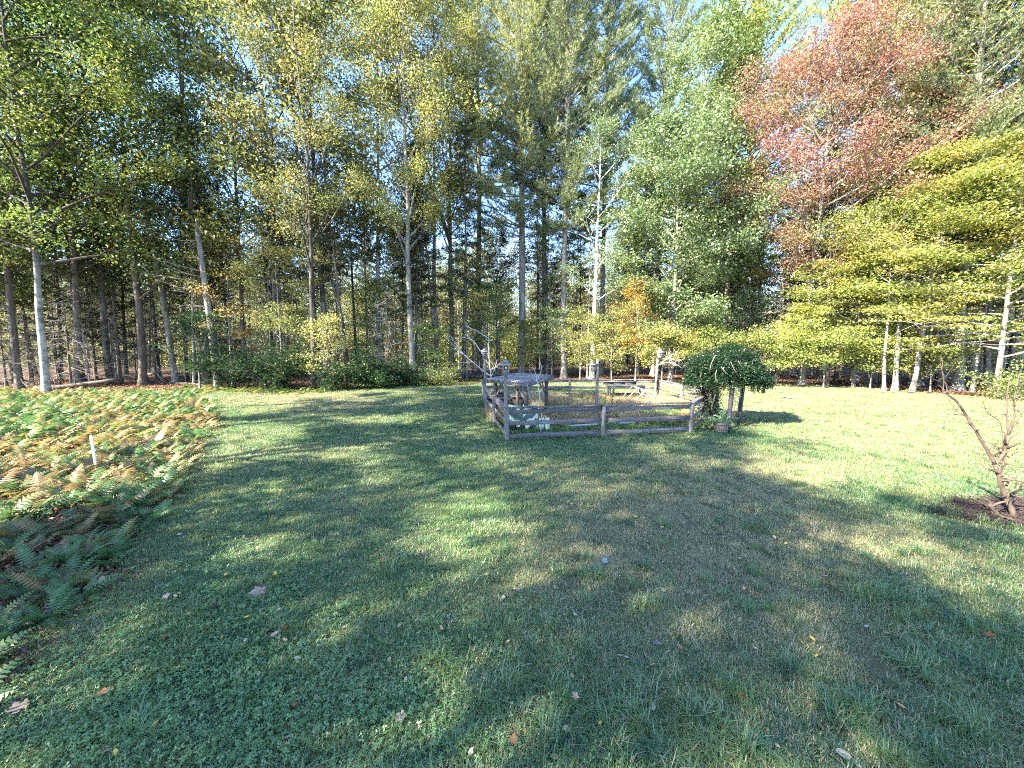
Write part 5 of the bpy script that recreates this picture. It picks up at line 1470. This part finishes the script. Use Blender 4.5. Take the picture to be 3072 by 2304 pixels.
cp = np.array(cp); cp = cp[inside(lawn_poly, cp[:, 0], cp[:, 1])]
scatter('clover_cover', np.column_stack([cp, np.zeros(len(cp))]), rng.uniform(0, 6.28, len(cp)), rng.uniform(0.8, 1.3, len(cp)), 0 * cp[:, 0], CLV, 'clover leaves growing through the near lawn', 'clover', 0.08, 3)

# dry tall grass and weeds inside the garden
DG = [blades(840 + k, 130, 0.24, 0.25, 0.60, 0.004, 0.8, 'dry_grass', 'dry_grass_clump') for k in range(3)]
gp = []
while len(gp) < 560:
    x, y = rng.uniform(-1.2, 9), rng.uniform(14.2, 22.3)
    if inside(garden_poly, [x], [y])[0] and (sin(x * 1.1) * cos(y * 0.9 + 0.7) + 0.5 * sin(x * 2.3 + y) > -0.25) and not (5.3 < x < 7.9 and y > 21.0) and not (-1.2 < x < 0.9 and 16.8 < y < 19): gp.append((x, y))
gp = np.array(gp)
scatter('dry_grass', np.column_stack([gp, np.zeros(len(gp))]), rng.uniform(0, 6.28, len(gp)), rng.uniform(0.55, 1.1, len(gp)), 0 * gp[:, 0], DG, 'tall straw coloured dry grass inside the garden', 'grass', 0.1, 4)
WG = [blades(845 + k, 120, 0.22, 0.12, 0.40, 0.006, 0.9, 'weed_green', 'weed_clump') for k in range(2)]
gp = []
while len(gp) < 300:
    x, y = rng.uniform(-1.2, 9), rng.uniform(12.2, 22.3)
    if inside(garden_poly, [x], [y])[0]: gp.append((x, y))
gp = np.array(gp)
scatter('garden_weeds', np.column_stack([gp, np.zeros(len(gp))]), rng.uniform(0, 6.28, len(gp)), rng.uniform(0.4, 0.9, len(gp)), 0 * gp[:, 0], WG, 'green weeds growing inside the garden', 'weeds', 0.1, 5)

# one tall pale weed in the garden, silvery weeds on the lawn
def rosette(seed, n, L, w, mat, up=0.5, stalk=0.0):
    rng = np.random.default_rng(seed); mb = MB()
    for k in range(n):
        a = k * 2.4 + rng.normal() * 0.2; z0 = stalk * k / n; l = L * rng.uniform(0.7, 1.2) * (1 - 0.6 * (k / n if stalk else 0)); d = np.array([cos(a), sin(a), 0]); s = np.array([-sin(a), cos(a), 0]) * w * l
        b = np.array([0, 0, z0 + 0.01]); m = b + d * l * 0.5 + np.array([0, 0, l * up]); t = b + d * l + np.array([0, 0, l * up * 0.9])
        mb.add([b - s * 0.2, b + s * 0.2, m + s, m - s, t], [(0, 1, 2, 3)], [(3, 2, 4)])
    if stalk: mb.tube([(0, 0, 0), (0.02, 0, stalk)], [0.015, 0.008], 5)
    return mb.mesh('weed', mat)
for k, (p, s) in enumerate(((D(1836, 1225, 16.5), 1.0), (D(1815, 1225, 16.2), 0.7))):
    o = obj('tall_weed', rosette(860 + k, 46, 0.26, 0.16, 'weed_green', 0.5, 1.15), None, (p.x, p.y, 0), None, s)
    tag(o, ['tall pale green leafy weed between the middle pole and bench', 'shorter pale green weed beside the tall leafy one'][k], 'weed')
RS = [rosette(870 + k, 12, 0.16, 0.22, 'silver_weed', 0.35) for k in range(3)]
sp_ = [(1395, 1172), (1372, 1168), (1350, 1170), (1330, 1166), (1415, 1170), (1438, 1168), (1300, 1172), (1385, 1178), (1168, 1238), (1428, 1176)]
for k, (u, v) in enumerate(sp_):
    o = obj('silver_weed', RS[k % 3], None, G(u, v), (0, 0, k), 1.3); tag(o, 'small silvery leaved weed on the lawn left of the garden fence', 'weed', 'silvery weeds left of the fence')
for k, (u, v) in enumerate([(2340, 1178), (2360, 1196), (2376, 1196), (2390, 1194), (2352, 1194)]):
    o = obj('silver_weed', RS[k % 3], None, G(u, v), (0, 0, k), 1.5); tag(o, 'pale silvery weed on the sunny lawn right of the arbor', 'weed', 'silvery weeds right of the arbor')

# ------------------------------------------------------------------ fallen leaves on the lawn
def oval_leaf(seed):
    rng = np.random.default_rng(seed); n = 5; V = []; c = rng.uniform(0.15, 0.45)
    for k in range(n + 1):
        f = k / n; w = 0.30 * sin(pi * (0.06 + 0.92 * f)) ** 0.8; z = c * (f - 0.5) ** 2 * 1.2
        V += [(f - 0.5, -w, z + w * c), (f - 0.5, 0, z), (f - 0.5, w, z + w * c * 0.7)]
    mb = MB(); mb.add(V, [(k * 3 + j, k * 3 + 3 + j, k * 3 + 4 + j, k * 3 + 1 + j) for k in range(n) for j in (0, 1)])
    mb.add([(-0.5, -0.012, 0.05), (-0.5, 0.012, 0.05), (-0.78, 0, 0.12)], None, [(0, 1, 2)])
    return mb.mesh('fallen_leaf', 'fallen_leaf')
def lobed_leaf(seed):
    rng = np.random.default_rng(seed); V = [(0, 0, 0)]; m = 22
    for k in range(m):
        a = 2 * pi * k / m; f = 0.34 + 0.22 * abs(cos(2.5 * (a))) ** 1.5 + (0.05 if k % 2 else -0.05); V.append((cos(a) * f, sin(a) * f * 0.85, rng.normal() * 0.05 + 0.25 * f * f))
    mb = MB(); mb.add(V, None, [(0, 1 + k, 1 + (k + 1) % m) for k in range(m)])
    mb.add([(-0.3, -0.012, 0.02), (-0.3, 0.012, 0.02), (-0.85, 0.05, 0.06)], None, [(0, 1, 2)])
    return mb.mesh('fallen_leaf', 'fallen_leaf')
OV = [oval_leaf(k) for k in range(4)]; LO = [lobed_leaf(k) for k in range(3)]
LK = {'pale': ((0.42, 0.35, 0.25), 'pale cream oval fallen leaf on the lawn', 'pale fallen leaves on the lawn'), 'yellow': ((0.62, 0.42, 0.08), 'yellow oval fallen leaf on the lawn', 'yellow fallen leaves on the lawn'),
      'tan': ((0.50, 0.32, 0.20), 'tan oval fallen leaf on the lawn', 'tan fallen leaves on the lawn'), 'rust': ((0.34, 0.13, 0.06), 'rust brown lobed fallen leaf on the lawn', 'rust fallen leaves on the lawn'),
      'pink': ((0.50, 0.32, 0.27), 'pinkish brown broad fallen leaf on the lawn', 'pinkish fallen leaves on the lawn'), 'dark': ((0.09, 0.05, 0.045), 'dark withered lobed leaf on the lawn', 'dark fallen leaves on the lawn'),
      'grey': ((0.24, 0.26, 0.28), 'grey lobed fallen leaf on the lawn', 'grey fallen leaves on the lawn')}
rl = np.random.default_rng(79)
def leaf_zone(x, y):
    if np.min(np.hypot(fe_[:, 0] - x, fe_[:, 1] - y)) < 1.6: return 'beside the fern bed'
    if x > 5.2 and y < 9: return 'toward the mulch bed'
    if abs(y - 11.5) < 2.2 and -1.5 < x < 8.5: return 'near the front garden fence'
    if y > 12: return 'on the far lawn'
    if x < -0.9 and y < 5.0: return 'among the clover'
    if x > 0.7 and y < 7.0: return 'on the straw coloured lawn patch'
    return 'on the open middle lawn'
def put_leaf(x, y, kd, size):
    lobed = kd in ('rust', 'dark', 'grey') or (kd == 'pink' and rl.uniform() < 0.4)
    me = (LO if lobed else OV)[int(rl.integers(0, 3))]
    c, lab, grp = LK[kd]; zn = leaf_zone(x, y); lab = lab.replace('on the lawn', zn); grp = grp.replace('on the lawn', zn); k = rl.uniform(0.85, 1.2)
    o = obj('fallen_leaf', me, None, (x, y, 0.075 * rl.uniform(0.75, 1.0)), (rl.normal() * 0.3, rl.normal() * 0.3, rl.uniform(0, 6.28)), size * 0.82); o.color = (c[0] * k, c[1] * k, c[2] * k, 1)
    tag(o, lab, 'leaf', grp)
def leaf_list(x0, y0, sc, items, d='pale'):
    for it in items:
        kd = it[2] if len(it) > 2 else ('pale' if rl.uniform() < 0.55 else ('tan' if rl.uniform() < 0.6 else 'yellow'))
        sz = it[3] if len(it) > 3 else rl.uniform(0.05, 0.075)
        g = G(x0 + it[0] * sc, y0 + it[1] * sc, 0.06); put_leaf(g.x, g.y, kd, sz)
leaf_list(300, 1600, 0.452, [(1225, 630, 'rust', 0.10), (1160, 665, 'pink', 0.09), (1115, 640, 'dark', 0.09), (1228, 715, 'tan', 0.075), (965, 708), (943, 738), (1312, 780), (1312, 828), (810, 695), (425, 690, 'rust', 0.08), (250, 865, 'tan', 0.09), (275, 900),
    (360, 910, 'pale', 0.075), (515, 895), (712, 905, 'yellow'), (1050, 935), (925, 918, 'pink'), (920, 995, 'pale', 0.05), (615, 1130, 'tan', 0.08), (1045, 1195, 'pale', 0.08), (1435, 1095, 'pale', 0.08), (1290, 1135, 'rust', 0.06), (1680, 1100), (1855, 1025), (2037, 972), (1997, 1215, 'pink', 0.10),
    (1427, 1327, 'pale', 0.05), (988, 1515, 'pale', 0.06), (365, 1272, 'yellow'), (105, 1465, 'yellow', 0.06), (35, 1460, 'pink', 0.09), (22, 1060, 'rust', 0.1), (1985, 618), (1625, 655, 'rust', 0.05), (1718, 745), (1873, 887), (1920, 835), (1188, 513), (590, 535), (970, 560, 'yellow'), (780, 470, 'dark', 0.14),
    (440, 420, 'pink', 0.09), (500, 420), (990, 72, 'grey', 0.13), (1045, 175, 'tan', 0.09), (835, 272, 'yellow', 0.08), (1165, 270, 'yellow'), (1568, 535), (1798, 172, 'yellow'), (2135, 270), (-60, 350, 'pink', 0.16), (10, 320, 'pink', 0.15)])
leaf_list(1300, 1500, 0.4847, [(978, 397, 'pale', 0.075), (1060, 375, 'grey', 0.12), (777, 482, 'pale', 0.075), (750, 545), (432, 603, 'pale', 0.085), (380, 627, 'tan'), (520, 555), (327, 462, 'tan'), (965, 552), (880, 710), (832, 803, 'rust', 0.07), (1425, 563, 'pale', 0.08), (1922, 550, 'tan'), (1647, 550),
    (868, 980, 'pale', 0.06), (1152, 970, 'pale', 0.065), (1205, 996, 'yellow'), (1357, 1020, 'tan'), (857, 1090), (880, 1222, 'pink', 0.075), (793, 1137, 'rust'), (1425, 1195, 'tan'), (822, 1417, 'pale', 0.075), (497, 1490, 'rust', 0.085), (1185, 1357), (1685, 1437, 'pink', 0.075), (1903, 1203, 'rust'), (1382, 885, 'grey', 0.09),
    (1530, 908, 'rust', 0.06), (460, 877, 'yellow'), (50, 797), (750, 1590), (233, 1567), (1288, 165), (1250, 105), (1417, 173), (1313, 207), (553, 310, 'grey', 0.08)])
leaf_list(2200, 1450, 0.897, [(365, 907, 'pale', 0.13), (563, 745, 'tan', 0.07), (858, 507, 'rust', 0.1), (640, 432, 'pale', 0.10), (445, 478), (278, 577), (263, 518, 'yellow'), (137, 180, 'pink', 0.09), (203, 413), (36, 352), (25, 707, 'rust'), (175, 202)])
g = G(775, 1780, 0.07); o = obj('fallen_leaf', LO[0], None, (g.x, g.y, 0.09), (0.3, 0.1, 1.2), 0.17); o.color = (0.46, 0.28, 0.23, 1); tag(o, 'large pinkish brown oak leaf lying alone on the lawn', 'leaf')
g = G(55, 2125, 0.07); o = obj('fallen_leaf', LO[1], None, (g.x, g.y, 0.08), (0.2, 0.1, 0.2), 0.12); o.color = (0.26, 0.19, 0.15, 1); tag(o, 'large pale brown lobed leaf at the near fern corner', 'leaf')
for k in range(150):
    y = 2.2 + 15 * rl.uniform() ** 1.1; x = rl.uniform(-1.1, 1.25) * y
    if inside(lawn_poly, [x], [y])[0] and not inside(garden_poly, [x], [y])[0]:
        put_leaf(x, y, ('pale', 'tan', 'yellow', 'rust', 'pink')[int(rl.choice(5, p=[0.45, 0.22, 0.16, 0.09, 0.08]))], rl.uniform(0.04, 0.075))

# leaf litter on the forest floor near the edge
def litter(seed, n=60):
    rng = np.random.default_rng(seed); mb = MB(); c = np.stack([rng.normal(size=n) * 0.35, rng.normal(size=n) * 0.35, rng.uniform(0.0, 0.05, n)], 1); add_leaves(mb, c, 0.10, rng, 0.9, 0.6, 0.25)
    return bpy.data.objects.new('litter_patch', mb.mesh('litter_patch', M['litter']))
M['litter'] = leaf_mat('litter', (0.12, 0.065, 0.04), (0.27, 0.17, 0.115), (0.19, 0.10, 0.065), trans=0.1, clump=0.8)
LT = [litter(880 + k) for k in range(3)]
yl = 20 + 30 * rng.uniform(size=9000); xl = rng.uniform(-1.3, 1.4, 9000) * yl
spill = (yl > edge_depth(xl) - 1.6 * rng.uniform(size=9000) ** 2) & (rng.uniform(size=9000) < 0.6)
ok = (yl > edge_depth(xl) - 1.8) & (~inside(lawn_poly, xl, yl) | spill) & ~((xl < -19) & (yl < 26))
lp = np.stack([xl[ok], yl[ok]], 1)[:3000]
scatter('leaf_litter', np.column_stack([lp, np.full(len(lp), -0.02)]), rng.uniform(0, 6.28, len(lp)), rng.uniform(0.8, 1.4, len(lp)), 0 * lp[:, 0], LT, 'brown leaf litter covering the forest floor', 'litter', 0.04, 6)

# thin foliage of the far wood
def brush(seed, n, sx, sz, L, mat):
    rng = np.random.default_rng(seed); mb = MB(); c = rng.normal(size=(n, 3)) * np.array([sx, sx, sz]); add_leaves(mb, c, L, rng, 0.4)
    return bpy.data.objects.new('brush', mb.mesh('brush', mat))
BR = [brush(890, 420, 1.5, 1.3, 0.26, 'leaf_yellowgreen'), brush(891, 420, 1.7, 1.2, 0.26, 'leaf_green'), brush(892, 380, 1.5, 1.4, 0.24, 'leaf_gold'), brush(893, 420, 1.6, 1.0, 0.22, 'litter')]
rng = np.random.default_rng(43); m = 4600
y = rng.uniform(62, 165, m); x = rng.uniform(-1.4, 1.4, m) * y; low = rng.uniform(size=m) < 0.45
z = np.where(low, rng.uniform(0.5, 4.0, m), rng.uniform(4, 20, m))
scatter('distant_foliage', np.column_stack([x, y, z]), rng.uniform(0, 6.28, m), rng.uniform(0.9, 1.7, m), 0 * x, BR, 'thin far foliage filling the back of the wood', 'foliage', 0.2, 8)

# mulch chips, ragged towards the grass
def chips(seed, n=90):
    rng = np.random.default_rng(seed); mb = MB()
    for k in range(n):
        a = rng.uniform(0, 3.14); L = rng.uniform(0.02, 0.06); w = rng.uniform(0.008, 0.018); c = np.array([rng.normal() * 0.13, rng.normal() * 0.13, rng.uniform(0.005, 0.035)])
        d = np.array([cos(a), sin(a), rng.normal() * 0.2]) * L / 2; e = np.array([-sin(a), cos(a), rng.normal() * 0.3]) * w / 2; h = np.array([0, 0, 0.008])
        v = [c - d - e, c + d - e, c + d + e, c - d + e]; v = v + [p + h for p in v]
        mb.add(v, [(4, 5, 6, 7), (0, 1, 5, 4), (1, 2, 6, 5), (2, 3, 7, 6), (3, 0, 4, 7)])
    return bpy.data.objects.new('mulch_chips', mb.mesh('mulch_chips', 'mulch'))
MC = [chips(950), chips(951)]
rng = np.random.default_rng(47); mp = np.stack([rng.uniform(7.3, 11.8, 1500), rng.uniform(5.2, 7.4, 1500)], 1)
cx_, cy_ = mulch_poly.mean(0); q = mp - (cx_, cy_); q = q * (1 - 0.12 * rng.uniform(size=(1500, 1))) + (cx_, cy_)
mp = mp[inside(mulch_poly, q[:, 0], q[:, 1])]
scatter('mulch_chips', np.column_stack([mp, np.full(len(mp), 0.01)]), rng.uniform(0, 6.28, len(mp)), rng.uniform(0.8, 1.3, len(mp)), 0 * mp[:, 0], MC, 'dark bark mulch chips around the pruned shrub', 'mulch', 0.1, 9)

# dead fern litter between the ferns
M['fern_litter'] = leaf_mat('fern_litter', (0.07, 0.03, 0.022), (0.17, 0.085, 0.06), (0.24, 0.16, 0.09), trans=0.15, clump=1.5)
def bits(seed, n=120):
    rng = np.random.default_rng(seed); mb = MB(); c = np.stack([rng.normal(size=n) * 0.2, rng.normal(size=n) * 0.2, np.abs(rng.normal(size=n)) * 0.03], 1); add_leaves(mb, c, 0.055, rng, 0.5, 0.3, 0.2)
    return bpy.data.objects.new('fern_bits', mb.mesh('fern_bits', 'fern_litter'))
FB = [bits(960 + k) for k in range(3)]
rng = np.random.default_rng(48); yl = rng.uniform(2, 14, 5000); xl = -1.5 * yl * rng.uniform(0.15, 1, 5000) - 1.5; ok = inside(fern_poly, xl, yl); xl, yl = xl[ok][:1300], yl[ok][:1300]
scatter('fern_litter', np.column_stack([xl, yl, np.full(len(xl), -0.01)]), rng.uniform(0, 6.28, len(xl)), rng.uniform(0.7, 1.3, len(xl)), 0 * xl, FB, 'russet dead fern litter covering the bed soil', 'litter', 0.1, 10)

# fallen logs in the wood
for k, (u, y, L, r, a, lab) in enumerate(((230, 27.2, 5.0, 0.16, 0.2, 'dark fallen log behind the pale barked maple'), (560, 30.5, 4.0, 0.11, -0.3, 'thin fallen log beside the broken snag'), (2640, 29.5, 4.5, 0.13, 0.25, 'fallen log on the litter under the beeches'), (1480, 38.5, 5.0, 0.13, 0.1, 'fallen log at the foot of the tall pines'))):
    p = at_px(u, y); rng = np.random.default_rng(970 + k); mb = MB(); q = path((-L / 2, 0, 0), (1, 0, 0.02), L, 6, rng, 0.03); mb.tube(q, np.linspace(r, r * 0.7, 7), 8)
    for j in range(3):
        b_ = q[1 + j]; mb.tube(path(b_, rng.normal(size=3) + np.array([0, 0, 0.8]), rng.uniform(0.3, 0.9), 3, rng, 0.15), np.linspace(r * 0.25, r * 0.08, 4), 4)
    o = obj('fallen_log', mb.mesh('log', 'bark_brown', True), None, (p[0], p[1], r * 0.8), (0, 0, a)); tag(o, lab, 'log')
